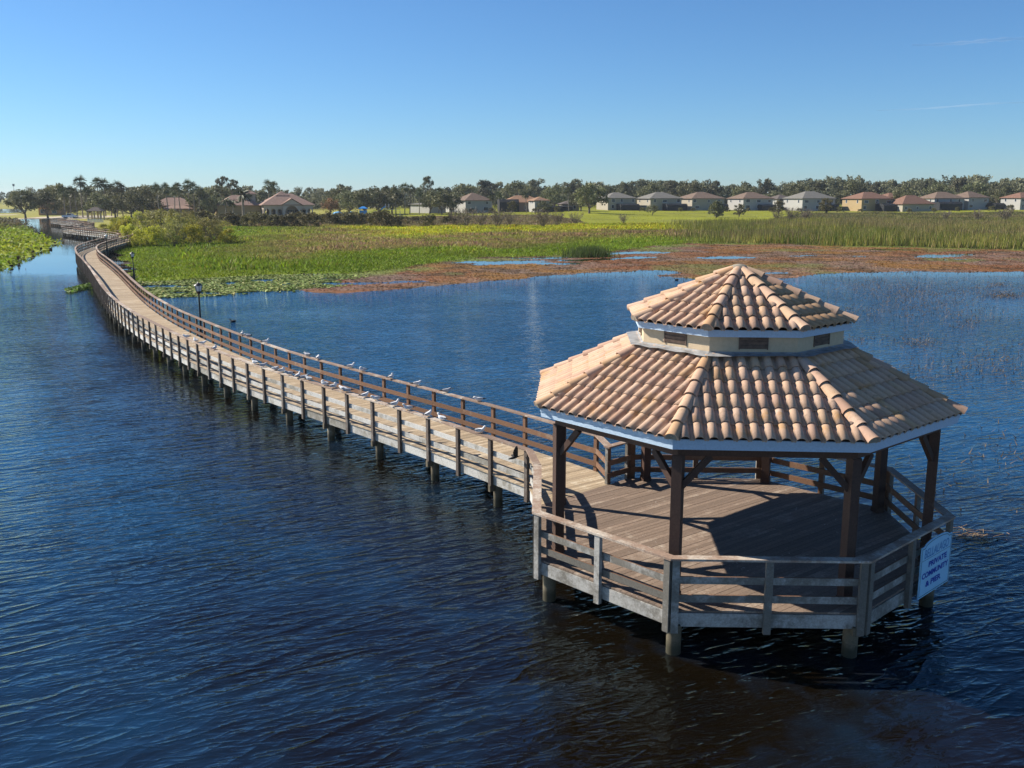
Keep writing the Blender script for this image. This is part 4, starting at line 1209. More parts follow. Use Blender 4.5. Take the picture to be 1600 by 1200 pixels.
# stems and weed sprigs standing in the water
r = np.random.default_rng(31); PX, PY = [], []
def spr(cx, cy, sx, sy, n):
    PX.append(r.normal(cx, sx, n)); PY.append(r.normal(cy, sy, n))
for cx, cy, sx, sy, n in [(1400, 452, 60, 12, 1300), (1350, 442, 40, 7, 600), (1440, 460, 50, 10, 900), (1560, 452, 30, 8, 600), (1570, 462, 18, 2.5, 500), (1560, 445, 8, 2, 150), (1470, 490, 70, 10, 450), (1430, 480, 60, 9, 400),
                          (1330, 530, 20, 5, 110), (1430, 535, 22, 5, 220), (1330, 486, 40, 8, 260), (1480, 575, 60, 14, 300), (1560, 560, 40, 14, 300), (1510, 505, 14, 5, 120), (1440, 520, 50, 18, 200), (1560, 690, 30, 20, 60), (1500, 720, 60, 40, 70)]: spr(cx, cy, sx, sy, n)
PX = np.concatenate(PX); PY = np.clip(np.concatenate(PY), 428, 900); P_ = np.array([at(a, b)[:2] for a, b in zip(PX, PY)])
k = P_[:, 0] > 6.5; P_ = P_[k]; n = len(P_)
c = lerp3(np.tile(C_(0.07, 0.055, 0.04), (n, 1)), C_(0.24, 0.18, 0.12), r.random(n))
blades('water_weed', P_[:, 0], P_[:, 1], r.uniform(.05, .21, n), np.full(n, .03), c, M['blade'], 1.2, np.zeros(n), seed=33)
x, y = scatter(40000, -32, 75, 84, 135, 34); g = regions(x, y); r = np.random.default_rng(35)
pr = 0.30 * np.exp(-((g['flat'] - 1) / 6.0) ** 2) + 0.02 * (g['flat'] > 0) + .03 * (g['flat'] > -9)
k = (r.random(len(x)) < pr * (fbm(x, y, 4, 75) + .2)) & (g['land'] < .5); x, y = x[k], y[k]; n = len(x)
c = lerp3(np.tile(C_(0.05, 0.045, 0.025), (n, 1)), C_(0.16, 0.12, 0.06), r.random(n))
blades('water_stems', x, y, r.uniform(.1, .36, n), np.full(n, .022), c, M['blade'], 0.25, np.zeros(n), seed=36)
# the rust-coloured floating mat itself: small leaves lying on the water
x, y = scatter(150000, -45, 130, 88, 175, 51); g = regions(x, y); r = np.random.default_rng(52)
zz = height(x, y, g)
k = (g['flat'] > -2.5) & (g['land'] < .8) & (zz > 0.004 - .02 * r.random(len(x))); x, y = x[k], y[k]; g = {a: b[k] for a, b in g.items()}; r = np.random.default_rng(53)
c = ground_color(x, y, {**g, 'flat': np.maximum(g['flat'], 0)})
leaves('floating_mat', x, y, np.maximum(height(x, y, g), 0) + r.uniform(.005, .07, len(x)) * (.4 + fbm(x, y, 3, 54)), r.uniform(.05, .15, len(x)), jit(c * 1.3, 55, .25), M['blade'], 0.22, 56, 5)
# the pale drift of cut reeds beside the sign
r = np.random.default_rng(37); n = 60; q = at(1523, 838); m = MB()
for i in range(n):
    p = q + np.array([r.normal(0, .42), r.normal(0, .33), .02 + r.uniform(0, .03)]); a_ = r.normal(0.3, .7); l = r.uniform(.05, .22)
    m.bar(p - l * np.array([math.cos(a_), math.sin(a_), 0]), p + l * np.array([math.cos(a_), math.sin(a_), 0.02]), .012, .008)
M['straw'] = plain('straw', (0.26, 0.18, 0.10), .8, .4, 9)
o = m.build('reed_drift', M['straw']); tag(o, 'loose drift of pale cut reeds floating on the water right of the sign', 'floating reeds', kind='stuff')

# ================================================================== TREES AND SHRUBS
def leafcloud(cl, per, size, r, squash=0.8, orient=0.0):
    """cl: (n,4) clump centres and radii -> quads, tint"""
    n = len(cl) * per
    idx = np.repeat(np.arange(len(cl)), per)
    d = r.normal(size=(n, 3)); d /= np.linalg.norm(d, axis=1)[:, None]
    rad = r.random(n) ** 0.45
    c = cl[idx, :3] + d * (rad * cl[idx, 3])[:, None] * np.array([1, 1, squash])
    nn = r.normal(size=(n, 3)) + d * 0.8; nn /= np.linalg.norm(nn, axis=1)[:, None]
    a = r.normal(size=(n, 3)); u = np.cross(nn, a); u /= np.linalg.norm(u, axis=1)[:, None]; v = np.cross(nn, u)
    s = (size * r.uniform(0.6, 1.3, n))[:, None]
    V = np.stack([c - u * s, c - v * s * .6, c + u * s, c + v * s * .6], 1).reshape(-1, 3)
    ct = r.random(len(cl))
    t = np.clip(ct[idx] * 0.6 + r.random(n) * 0.4, 0, 1)
    return V, np.arange(4 * n).reshape(-1, 4), t
def limb_mesh(m, base, tip, r0, r1, r, bend=0.15, n=5, seg=4):
    base, tip = np.array(base, float), np.array(tip, float); L = np.linalg.norm(tip - base)
    pts = [base + (tip - base) * t + r.normal(0, bend * L * 0.25, 3) * math.sin(math.pi * t) for t in np.linspace(0, 1, seg)]
    m.tube(pts, list(np.linspace(r0, r1, seg)), n, cap=False)
def oak(seed, h, w, base=0.28, n=42, per=46, size=0.42, lm='oak', name='oak'):
    r = np.random.default_rng(seed); cl = []
    for i in range(n):
        a = r.uniform(0, 2 * np.pi); q = math.sqrt(r.random()); zz = r.random()
        e = math.sqrt(max(0.08, 1 - (zz * 1.05 - 0.25) ** 2 / 0.7))
        cl.append((math.cos(a) * q * w / 2 * e, math.sin(a) * q * w / 2 * e, h * (base + (1 - base) * (0.12 + 0.80 * zz)), w * r.uniform(.09, .17)))
    cl = np.array(cl)
    cr = np_mesh('crown', *leafcloud(cl, per, size, r)[:2], M[lm], tint=leafcloud(cl, per, size, np.random.default_rng(seed))[2])
    m = MB(); tr = h * 0.035
    fork = np.array([r.normal(0, .2), r.normal(0, .2), h * base * 0.6])
    m.tube([(0, 0, -0.4), (0, 0, 0.3), fork], [tr * 1.5, tr * 1.1, tr * .9], 8, cap=False)
    for i in r.choice(n, min(9, n), replace=False): limb_mesh(m, fork, cl[i, :3], tr * .55, tr * .12, r, .25)
    return m.mesh('trunk', M['bark']), cr
def palm(seed, h, fr=2.5, nf=46):
    r = np.random.default_rng(seed); m = MB()
    lean = r.normal(0, .03, 2); top = np.array([lean[0] * h, lean[1] * h, h - fr * .75])
    m.tube([(0, 0, -.3), top * .5 + [0, 0, 0], top], [.24, .19, .17], 7, cap=False)
    f = MB()
    for i in range(nf):
        a = r.uniform(0, 2 * np.pi); el = r.uniform(-.9, 1.35); L = fr * r.uniform(.75, 1.1)
        d = np.array([math.cos(a) * math.cos(el), math.sin(a) * math.cos(el), math.sin(el)]); s = np.array([-math.sin(a), math.cos(a), 0])
        t = 0.15 + .5 * r.random() + (0.3 if el < -.4 else 0)
        for k in range(7):       # fan of leaflets
            b = (k - 3) / 3.0
            e = d * math.cos(b * .9) + s * math.sin(b * .9)
            p0 = top + d * L * .45; p1 = p0 + e * L * .62 - Z3 * (.22 * L * abs(b) + .1 * L)
            ww = s * .15 if abs(b) < .7 else np.array([0, 0, .15])
            f.add([p0 - ww * .4, p0 + ww * .4, p1 + ww * .5, p1 - ww * .5], [(0, 1, 2, 3)], 0, min(1, t))
        f.add([top - s * .03, top + s * .03, top + d * L * .5 + s * .03, top + d * L * .5 - s * .03], [(0, 1, 2, 3)], 0, .6)
    return m.mesh('trunk', M['palmbark']), f.mesh('crown', M['palm'])
def date_palm(seed, h, fr=3.4, nf=46):
    r = np.random.default_rng(seed); m = MB(); top = np.array([0, 0, h - 2.0])
    m.tube([(0, 0, -.3), top * .5, top], [.42, .36, .38], 8, cap=False)
    f = MB()
    for i in range(nf):
        a = r.uniform(0, 2 * np.pi); el = r.uniform(-.35, 1.3); L = fr * r.uniform(.8, 1.1); t = r.random() * .7
        s = np.array([-math.sin(a), math.cos(a), 0]); pts = []
        for q in np.linspace(0, 1, 6):
            e2 = el - q * 1.15; pts.append((pts[-1] if pts else top) + np.array([math.cos(a) * math.cos(e2), math.sin(a) * math.cos(e2), math.sin(e2)]) * L / 5 * (1 if pts else 0))
        for j in range(5):
            wd = .32 * (1 - .12 * j)
            for sg in (-1, 1):
                dr = np.array([0, 0, -.22])
                f.add([pts[j], pts[j + 1], pts[j + 1] + s * sg * wd + dr, pts[j] + s * sg * wd + dr], [(0, 1, 2, 3)], 0, t)
    return m.mesh('trunk', M['palmbark']), f.mesh('crown', M['palm'])
def shrub(seed, h, w, n=34, per=60, size=.16, lm='willow', stems=14):
    r = np.random.default_rng(seed); cl = []
    for i in range(n):
        a = r.uniform(0, 2 * np.pi); q = math.sqrt(r.random()); zz = r.random() ** .8
        e = math.sqrt(max(0.05, 1 - (zz * .95) ** 2.4))
        cl.append((math.cos(a) * q * w / 2 * e, math.sin(a) * q * w / 2 * e, h * (.06 + .86 * zz), r.uniform(.12, .22) * w * .55 + .15))
    cl = np.array(cl)
    lc = leafcloud(cl, per, size, r, 1.0)
    cr = np_mesh('foliage', lc[0], lc[1], M[lm], tint=lc[2])
    m = MB()
    for i in r.choice(n, min(stems, n), replace=False): limb_mesh(m, (r.normal(0, .25), r.normal(0, .25), -.2), cl[i, :3] + [0, 0, .3], .05, .015, r, .2, 4)
    return m.mesh('stem', M['bark']), cr
def twiggy(seed, h, w, n=90):
    r = np.random.default_rng(seed); m = MB(); tips = []
    for i in range(24):
        a = r.uniform(0, 6.28); q = r.uniform(.2, 1)
        tip = np.array([math.cos(a) * q * w / 2, math.sin(a) * q * w / 2, h * (1.0 - .45 * q * r.random())]); limb_mesh(m, (r.normal(0, .2), r.normal(0, .2), -.2), tip, .06, .015, r, .25, 4)
        tips.append(tip)
    f = MB()
    for i in range(n * 8):
        t = tips[r.integers(len(tips))]; b = t * r.uniform(.35, 1); d = r.normal(size=3) * [1, 1, .7]; d[2] = abs(d[2]) + .25; d /= np.linalg.norm(d); L = r.uniform(.5, 1.2)
        s = np.cross(d, r.normal(size=3)); s /= np.linalg.norm(s); f.add([b - s * .04, b + s * .04, b + d * L], [(0, 1, 2)])
    return m.mesh('stem', M['bark']), f.mesh('twigs', M['twig'])
def plant(name, pair, loc, label, cat, group=None, rz=0.0, sc=1.0):
    o = bpy.data.objects.new(name, None); COL.objects.link(o); o.location = loc; o.rotation_euler = (0, 0, rz); o.scale = sc if hasattr(sc, '__len__') else (sc,) * 3
    tag(o, label, cat, group)
    for me in pair: link_mesh(me.name.split('.')[0], me, o)
    return o
OAKS = [oak(100 + i, 10, 12 + i % 3, n=44, size=.42) for i in range(5)]
TALL = [oak(120 + i, 14, 9 + i, base=.35, n=40, size=.45, lm='wood_far') for i in range(3)]
PALMS = [palm(140 + i, 12 + i * .5) for i in range(4)]
DPALMS = [date_palm(150 + i, 9) for i in range(2)]
rt = random.Random(11)
def put(name, pair, px, Y, label, cat='tree', group=None, sc=1.0, z=None):
    x = bearing(px, Y)
    return plant(name, pair, (x, Y, hz(x, Y) if z is None else z), label, cat, group, rt.uniform(0, 6.28), sc)

# ================================================================== HOUSES
def wallm(name, c): 
    if name not in M: M[name] = plain(name, c, .85, .05, .5)
    return M[name]
def roofm(name, c):
    if name not in M:
        m = NT(name); p = m.obj(); n = m.noise(p, 1.2, 5, .7); w = m.new('ShaderNodeTexWave', wave_type='BANDS', bands_direction='Z'); m.link(p, w.inputs['Vector']); w.inputs['Scale'].default_value = 4.0
        cc = m.ramp(n, [(0.3, tuple(x * .8 for x in c)), (0.7, tuple(min(1, x * 1.2) for x in c))]); m.color(cc); m.set(.85, .2); m.bump(w.outputs['Fac'], .05, .6); M[name] = m.mat
    return M[name]
M['pane'] = plain('window_glass', (0.03, 0.04, 0.05), .1, .1, 2, .5)
M['cage'] = plain('dark_screen_mesh', (0.018, 0.02, 0.023), .7, .15, 2)
M['cagef'] = plain('bronze_frame', (0.03, 0.025, 0.02), .5, .1, 2)
W_ = {'white': (0.37, 0.36, 0.335), 'cream': (0.36, 0.32, 0.245), 'tan': (0.37, 0.27, 0.14), 'pink': (0.33, 0.23, 0.17), 'grey': (0.5, 0.49, 0.46), 'orange': (0.50, 0.27, 0.14)}
RF = {'grey': (0.165, 0.155, 0.135), 'brown': (0.165, 0.115, 0.085), 'red': (0.19, 0.105, 0.072), 'dark': (0.11, 0.09, 0.078), 'pinkish': (0.28, 0.185, 0.145), 'orange': (0.26, 0.15, 0.09)}
class Frame:
    """local (x right, y back, z up) axes of a rotated building"""
    def __init__(s, o, rz): s.o = np.array(o, float); s.c, s.s = math.cos(rz), math.sin(rz)
    def __call__(s, x, y, z): return s.o + np.array([x * s.c - y * s.s, x * s.s + y * s.c, z])
    def dirs(s): return np.array([s.c, s.s, 0]), np.array([-s.s, s.c, 0])
def fbox(m, fr, x0, x1, y0, y1, z0, z1, mat=0):
    dx, dy = fr.dirs(); m.box(fr((x0 + x1) / 2, (y0 + y1) / 2, (z0 + z1) / 2), dx * (x1 - x0) / 2, dy * (y1 - y0) / 2, Z3 * (z1 - z0) / 2, mat, .5)
def hip(m, fr, x0, x1, y0, y1, z0, z1, ov=.6, th=.22, ridge=None):
    x0 -= ov; x1 += ov; y0 -= ov; y1 += ov; w, d_ = x1 - x0, y1 - y0
    if w >= d_: r0, r1 = (x0 + d_ / 2 * .95, (y0 + y1) / 2), (x1 - d_ / 2 * .95, (y0 + y1) / 2)
    else: r0, r1 = ((x0 + x1) / 2, y0 + w / 2 * .95), ((x0 + x1) / 2, y1 - w / 2 * .95)
    V = [fr(*p, z0 + th) for p in ((x0, y0), (x1, y0), (x1, y1), (x0, y1))] + [fr(*p, z0) for p in ((x0, y0), (x1, y0), (x1, y1), (x0, y1))] + [fr(*r0, z1), fr(*r1, z1)]
    if w >= d_: f = [(0, 1, 9, 8), (1, 2, 9), (2, 3, 8, 9), (3, 0, 8)]
    else: f = [(0, 1, 8), (1, 2, 9, 8), (2, 3, 9), (3, 0, 8, 9)]
    m.add(V, f + [(4, 5, 1, 0), (5, 6, 2, 1), (6, 7, 3, 2), (7, 4, 0, 3), (7, 6, 5, 4)], 0, .5)
def house(px, Y, rz, w, d_, eave, rise, wall, roof, label, lanai=None, wins=True, side=2, low=None, zoff=0.0, gable=None):
    x = bearing(px, Y); z0 = hz(x, Y) + zoff
    h = thing('house', (x, Y, z0), label, 'house', 'houses beyond the marsh')
    fr = Frame((x, Y, z0), rz)
    m = MB(); fbox(m, fr, -w / 2, w / 2, 0, d_, -1, eave); m.build('wall', wallm(wall + '_stucco', W_[wall]), h, h)
    m = MB(); hip(m, fr, -w / 2, w / 2, 0, d_, eave - .02, eave + rise); rf = m.build('roof', roofm(roof + '_tile_roof', RF[roof]), h, h)
    def window(face, u, z, ww, hh):
        m = MB(); f2 = MB()
        if face == 'f': fbox(m, fr, u - ww / 2, u + ww / 2, -.03, .05, z, z + hh); 
        else: fbox(m, fr, -w / 2 - .03, -w / 2 + .05, u - ww / 2, u + ww / 2, z, z + hh)
        wd = m.build('window', M['pane'], h, h)
        for a_, b_, c_, e_ in ((u - ww / 2 - .12, u + ww / 2 + .12, z - .12, z - .004), (u - ww / 2 - .12, u + ww / 2 + .12, z + hh + .004, z + hh + .12), (u - ww / 2 - .12, u - ww / 2 - .004, z, z + hh), (u + ww / 2 + .004, u + ww / 2 + .12, z, z + hh)):
            if face == 'f': fbox(f2, fr, a_, b_, -.06, .02, c_, e_)
            else: fbox(f2, fr, -w / 2 - .06, -w / 2 + .02, a_, b_, c_, e_)
        f2.build('frame', M['white'], wd, h)
    if wins:
        levels = [1.0, 3.9] if eave > 4.6 else [1.0]
        for z in levels:
            for u in np.linspace(-w / 2 + 2.2, w / 2 - 2.2, max(2, int(w / 5))): window('f', u + random.uniform(-.8, .8), z, random.choice((1.1, 1.6, 2.2)), random.choice((1.2, 1.5)))
        for u in np.linspace(3, d_ - 3, side): window('s', u, levels[-1], .9, 1.4)
    if low:  # lower wing in front: x0,x1,depth,height
        x0, x1, dp, hh = low; m = MB(); fbox(m, fr, x0, x1, -dp, -.02, -1, hh); m.build('wing', wallm(wall + '_stucco', W_[wall]), h, h)
        m = MB(); hip(m, fr, x0, x1, -dp, 1.0, hh - .02, hh + dp * .28, .5); m.build('roof', roofm(roof + '_tile_roof', RF[roof]), h, h)
    if lanai:  # dark screened pool cage at the back of the house: x0, x1, depth, height
        x0, x1, dp, hh = lanai
        m = MB(); base = -(low[2] if low else 0)
        P = [(-dp, 0), (-dp, hh * .78), (-dp * .78, hh), (-.06, hh), (-.06, 0)]
        V = [fr(x0, base + a_, b_) for a_, b_ in P] + [fr(x1, base + a_, b_) for a_, b_ in P]
        m.add(V, [(0, 1, 2, 3, 4), (9, 8, 7, 6, 5)] + [(i, i + 5, (i + 1) % 5 + 5, (i + 1) % 5) for i in range(5)])
        cg = m.build('pool_cage', M['cage'], h, h)
        m = MB()
        for u in np.linspace(x0, x1, max(3, int((x1 - x0) / 2.5))):
            for (a_, b_), (c_, e_) in zip(P[:3], P[1:4]): m.bar(fr(u, base + a_ - .03, b_ + .02), fr(u, base + c_ - .03, e_ + .02), .08, .08)
        m.build('cage_frame', M['cagef'], cg, h)
    return h
T20 = R_(20)
house(972, 470, T20, 15, 13, 5.6, 2.9, 'cream', 'grey', 'two-storey house with a grey hip roof half hidden by the spreading oak', lanai=(-3, 7, 5, 3))
house(1041, 470, T20, 17, 14, 5.6, 3.2, 'cream', 'grey', 'cream house with grey hip roof and dark pool cage, behind the small lone lawn tree', lanai=(-2, 9, 5, 3.2))
house(1107, 475, T20, 18, 15, 5.6, 3.3, 'cream', 'brown', 'cream two-storey house with a brown hip roof behind the round dark tree', lanai=(3, 9, 4, 3))
house(1185, 478, T20, 17, 14, 5.6, 3.3, 'white', 'brown', 'white two-storey house with a tan-brown roof, right of the round dark tree', lanai=(0, 8, 4, 2.8))
house(1228, 500, T20, 10, 10, 5.0, 2.4, 'white', 'dark', 'small white house squeezed between the tan-roofed and the grey-roofed house')
house(1280, 470, T20, 19, 15, 5.8, 3.6, 'white', 'grey', 'white two-storey house with a wide grey roof behind a dark leafy shrub', lanai=(2, 9, 4, 3))
house(1371, 465, T20, 18, 14, 5.8, 3.3, 'tan', 'red', 'tan two-storey house with a red tile roof and a domed black pool cage', lanai=(-1, 15, 6, 3.6))
house(1436, 460, R_(14), 17, 13, 3.4, 4.2, 'cream', 'red', 'low single-storey house under a broad red tile roof')
house(1402, 520, T20, 12, 10, 5.6, 2.4, 'pink', 'red', 'red roof peeping between the tan house and the low red-roofed house')
house(1484, 480, R_(14), 17, 13, 5.6, 3.3, 'white', 'brown', 'white house with brown roof and dark cage, right of the low red-roofed house', lanai=(-10, 3, 6, 4.0))
house(1530, 485, R_(24), 14, 12, 5.8, 3.2, 'white', 'brown', 'white two-storey house with a brown roof and an upstairs balcony strip', lanai=(6, 16, 5, 3.2))
house(1612, 480, R_(20), 14, 12, 5.6, 2.8, 'white', 'red', 'white house cut by the right edge of the photo')
house(748, 440, R_(26), 13, 13, 5.4, 3.6, 'white', 'brown', 'white-sided house with a steep brown roof behind bare grey shrubs', lanai=None)
house(716, 460, T20, 9, 10, 4.6, 2.2, 'white', 'dark', 'small pale house left of the steep brown-roofed house')
house(820, 455, R_(10), 19, 14, 4.0, 3.4, 'pink', 'orange', 'long pinkish house with an orange tile roof and large black pool cage', lanai=(-13, -4, 7, 5.6))
house(847, 440, R_(20), 7, 8, 5.0, 1.8, 'white', 'orange', 'narrow white gabled house end with an orange roof, beside the long pinkish house', lanai=(-2, 9, 4, 2.8))
house(892, 455, R_(10), 8, 8, 3.0, 1.8, 'tan', 'dark', 'small yellow-tan house behind the palms left of the spreading oak', lanai=(-8, 0, 4, 2.4))
house(655, 450, R_(-52), 17, 9, 3.8, 0.8, 'white', 'grey', 'bright white low building behind the palms and oaks', wins=False)
house(268, 400, R_(12), 17, 12, 4.2, 3.4, 'tan', 'pinkish', 'tan building with a pinkish roof behind the palms left of the clubhouse', low=(-3, 8, 5, 3.0))
house(76, 420, R_(15), 9, 8, 3.2, 2.6, 'orange', 'orange', 'small orange-roofed pavilion between two spreading lakeside oaks', wins=True)

# clubhouse with its arcade
def arch_wall(m, fr, x0, x1, y, z0, z1, n, aw, spring, big=None, th=.5, yaxis=False):
    """wall with n arched openings"""
    def P(u, dy, z): return fr(u, y + dy, z) if not yaxis else fr(y + dy, u, z)
    bay = (x1 - x0) / n
    for i in range(n):
        a, b = x0 + i * bay, x0 + (i + 1) * bay; c = (a + b) / 2; w = aw / 2
        arc = [(c - w, z0)] + [(c + math.cos(t) * -w, spring + math.sin(t) * w) for t in np.linspace(0, math.pi, 13)] + [(c + w, z0)]
        # left pier, right pier, and the spandrel in strips
        for dy in (0, th):
            m.add([P(a, dy, z0), P(c - w, dy, z0), P(c - w, dy, z1), P(a, dy, z1)], [(0, 1, 2, 3)], 0, .5)
            m.add([P(c + w, dy, z0), P(b, dy, z0), P(b, dy, z1), P(c + w, dy, z1)], [(0, 1, 2, 3)], 0, .5)
            for (u0, q0), (u1, q1) in zip(arc[1:-2], arc[2:-1]): m.add([P(u0, dy, q0), P(u1, dy, q1), P(u1, dy, z1), P(u0, dy, z1)], [(0, 1, 2, 3)], 0, .5)
        for (u0, q0), (u1, q1) in zip(arc[:-1], arc[1:]): m.add([P(u0, 0, q0), P(u1, 0, q1), P(u1, th, q1), P(u0, th, q0)], [(0, 1, 2, 3)], 0, .5)
CX, CY = bearing(455, 392), 392.0; cz = hz(CX, CY)
club = thing('clubhouse', (CX, CY, cz), 'long clubhouse with arched arcades and a pinkish tile roof beyond the shrubs', 'clubhouse')
fr = Frame((CX, CY, cz), R_(22))
cw = wallm('clubhouse_stucco', (0.43, 0.37, 0.32)); cr_ = roofm('pinkish_tile_roof', RF['pinkish'])
def cpart(name, fn, mat, par=None):
    m = MB(); fn(m); return m.build(name, mat, par or club, club)
cpart('arcade', lambda m: (arch_wall(m, fr, -11, -3.6, 0, -1, 4.5, 3, 1.8, 2.3), arch_wall(m, fr, 3.6, 8.5, 0, -1, 4.5, 2, 1.8, 2.3)), cw)
cpart('arcade', lambda m: arch_wall(m, fr, 0.3, 15, -11, -1, 4.5, 5, 1.9, 2.3, yaxis=True), cw)
cpart('arcade', lambda m: arch_wall(m, fr, -3.6, 3.6, -.6, -1, 4.9, 1, 5.4, 1.6), cw)
def gab(m):
    V = [fr(-3.6, -.6, 4.9), fr(3.6, -.6, 4.9), fr(0, -.6, 7.0), fr(-3.6, -.1, 4.9), fr(3.6, -.1, 4.9), fr(0, -.1, 7.0)]
    m.add(V, [(0, 1, 2), (5, 4, 3), (0, 3, 4, 1)], 0, .5)
cpart('gable', gab, cw)
cpart('wall', lambda m: fbox(m, fr, -8, 8, 3, 14.8, -1, 4.6), wallm('clubhouse_inner_wall', (0.30, 0.25, 0.21)))
cpart('door', lambda m: fbox(m, fr, -1.2, 1.2, 2.92, 3.05, 0, 2.6), M['pane'])
for u in (-6.5, -4.2, 2.5, 5.5): cpart('window', lambda m: fbox(m, fr, u - .6, u + .6, 2.93, 3.05, .8, 2.6), M['pane'])
cpart('roof', lambda m: hip(m, fr, -11.2, 8.7, 0, 15, 4.52, 9.2, .8), cr_)
def gro(m):
    V = [fr(-4.4, -1.0, 4.75), fr(0, -1.0, 7.3), fr(0, 5.0, 7.3), fr(-4.4, 1, 4.75), fr(4.4, -1.0, 4.75), fr(4.4, 1, 4.75)]
    m.add(V, [(0, 1, 2, 3), (1, 4, 5, 2)], 0, .5); m.add([v - Z3 * .2 for v in V], [(3, 2, 1, 0), (2, 5, 4, 1)], 0, .5)
cpart('roof', gro, cr_)
cpart('wing', lambda m: fbox(m, fr, -28, -11.2, 8, 22, -1, 4.4), wallm('tan_stucco', W_['tan']))
cpart('roof', lambda m: hip(m, fr, -28, -11.4, 8, 22, 4.38, 8.6, .8), cr_)
cpart('tower', lambda m: fbox(m, fr, -17.5, -12.5, 12, 17, 4, 9.0), wallm('cream_stucco_wall', W_['cream']))
cpart('roof', lambda m: hip(m, fr, -17.5, -12.5, 12, 17, 8.98, 10.6, .6), cr_)
cpart('cupola', lambda m: hip(m, fr, -5, 0, 6, 11, 8.2, 10.2, .3), cr_)

# ================================================================== TREE PLACEMENT
G_ = 'palms by the lakeside park'
for i, (px, Y, s) in enumerate([(100, 372, .95), (108, 380, 1.0), (119, 376, .92), (127, 385, 1.22), (134, 378, 1.0), (141, 390, .9), (151, 400, 1.22), (163, 402, 1.15), (172, 405, 1.1), (181, 398, 1.18), (190, 402, 1.02),
                                (248, 372, .98), (262, 388, 1.12), (271, 378, 1.0), (281, 392, 1.05), (296, 396, 1.12), (303, 392, 1.15), (311, 386, 1.0)]):
    put('palm_tree', PALMS[i % 4], px, Y, f'fan palm in the lakeside park, {ORD[i]} counting from the left end of the row', 'palm tree', G_, s * .98)
for i, (px, Y, s, lab) in enumerate([(379, 384, 1.25, 'thick date palm standing in front of the clubhouse wing'), (352, 378, .9, 'short date palm left of the thick one by the clubhouse'), (363, 380, .8, 'small date palm close behind the clubhouse shrubs')]): put('date_palm', DPALMS[i % 2], px, Y, lab, 'palm tree', None, s)
for i, (px, Y, s, lab) in enumerate([(421, 420, 1.2, 'fan palm rising over the clubhouse roof'), (428, 425, 1.1, 'second fan palm over the clubhouse roof, slightly right'), (889, 440, .8, 'slim palm with yellowing fronds left of the spreading oak'), (770, 430, .7, 'low palm in front of the brown-roofed house'), (823, 430, .75, 'palm right of the black pool cage'),
                                     (655, 420, .85, 'thin palm in front of the white low building'), (632, 430, 1.0, 'tall palm left of the white low building'), (618, 432, .95, 'palm left of the tall palm near the play area'), (640, 436, 1.05, 'palm between the tall palm and the white building'), (779, 432, .72, 'low palm beside the pool cage of the pinkish house'), (685, 428, .85, 'palm among dark oaks right of the white building'), (604, 440, 1.02, 'palm behind the blue slide')]): put('palm_tree', PALMS[(i + 1) % 4], px, Y, lab, 'palm tree', 'palms near the houses', s)
spec = [(37, 372, 1.05, 0, 'spreading oak on the lakeside lawn, leftmost of the two'), (72, 378, 1.05, 1, 'spreading oak with a leaning trunk in front of the orange-roofed pavilion'), (104, 395, 1.0, 2, 'dense oak behind the parked white truck'),
        (92, 430, 1.35, 3, 'tall oak rising behind the orange-roofed pavilion'), (155, 372, .95, 4, 'broad dark oak behind the beach kiosk'), (178, 380, .95, 0, 'broad dark oak right of the beach kiosk'), (203, 372, 1.0, 1, 'dark oak above the yellow willow thicket'),
        (222, 390, 1.1, 2, 'rounded oak left of the tan building'), (236, 412, 1.25, 3, 'oak behind the left corner of the tan building'), (318, 400, 1.1, 4, 'dark oak between the palms and the clubhouse wing'), (338, 410, 1.2, 0, 'oak just left of the clubhouse wing'), (331, 390, .8, 1, 'low oak in front of the clubhouse wing'),
        (516, 400, .72, 2, 'RUST'), (921, 415, 1.25, 3, 'large spreading grey-green oak on the lawn left of the grey-roofed houses'), (690, 415, .95, 4, 'dense rounded oak right of the white low building'), (705, 432, .85, 0, 'dark oak left of the steep brown-roofed house'), (671, 430, 1.0, 1, 'oak behind the palms by the white low building'),
        (545, 425, 1.0, 2, 'grey-green oak behind the rusty tree'), (570, 420, 1.1, 3, 'grey-green oak above the blue play dome'), (590, 430, 1.15, 4, 'broad oak above the blue slide'), (612, 438, 1.1, 0, 'oak right of the blue slide'), (530, 440, 1.15, 1, 'oak close behind the rusty tree'),
        (1120, 372, .62, 2, 'round dark evergreen tree alone on the lawn'), (1156, 385, .52, 3, 'small dark reddish tree right of the round evergreen on the lawn'), (1020, 395, .42, 4, 'small lone tree on the lawn before the cream house'), (1292, 425, .72, 0, 'dark leafy shrub-like tree before the wide grey-roofed house'),
        (800, 428, .55, 1, 'small reddish tree before the black pool cage'), (850, 425, .5, 2, 'small tree before the narrow white house end'), (908, 450, .9, 3, 'dark oak behind the spreading oak'), (1217, 420, .6, 4, 'grey bushy tree before the small squeezed white house')]
RUSTY = oak(160, 10, 12, n=34, size=.4, lm='rust', name='rusty')
DENSE = oak(161, 10, 10, base=.04, n=60, per=60, size=.42)
REDD = oak(162, 10, 9, base=.12, n=34, size=.4, lm='scrub')
for px, Y, s, k, lab in spec:
    pr = OAKS[k]
    if lab == 'RUST': lab, pr = 'rusty-leaved tree on the lawn just right of the clubhouse', RUSTY
    elif px == 1120: pr = DENSE
    elif px in (1156, 800, 1292, 1217): pr = REDD
    put('oak_tree' if pr in OAKS else 'tree', pr, px, Y, lab, 'tree', None, s)
pine = oak(163, 15, 8, base=.62, n=22, per=46, size=.36, lm='wood_far')
put('pine_tree', pine, 668, 455, 'tall flat-topped pine standing above the palms', 'tree', None, (.75, .75, 1.12))
put('pine_tree', pine, 349, 430, 'tall open-crowned pine left of the clubhouse tower', 'tree', None, (.8, .8, 1.12))
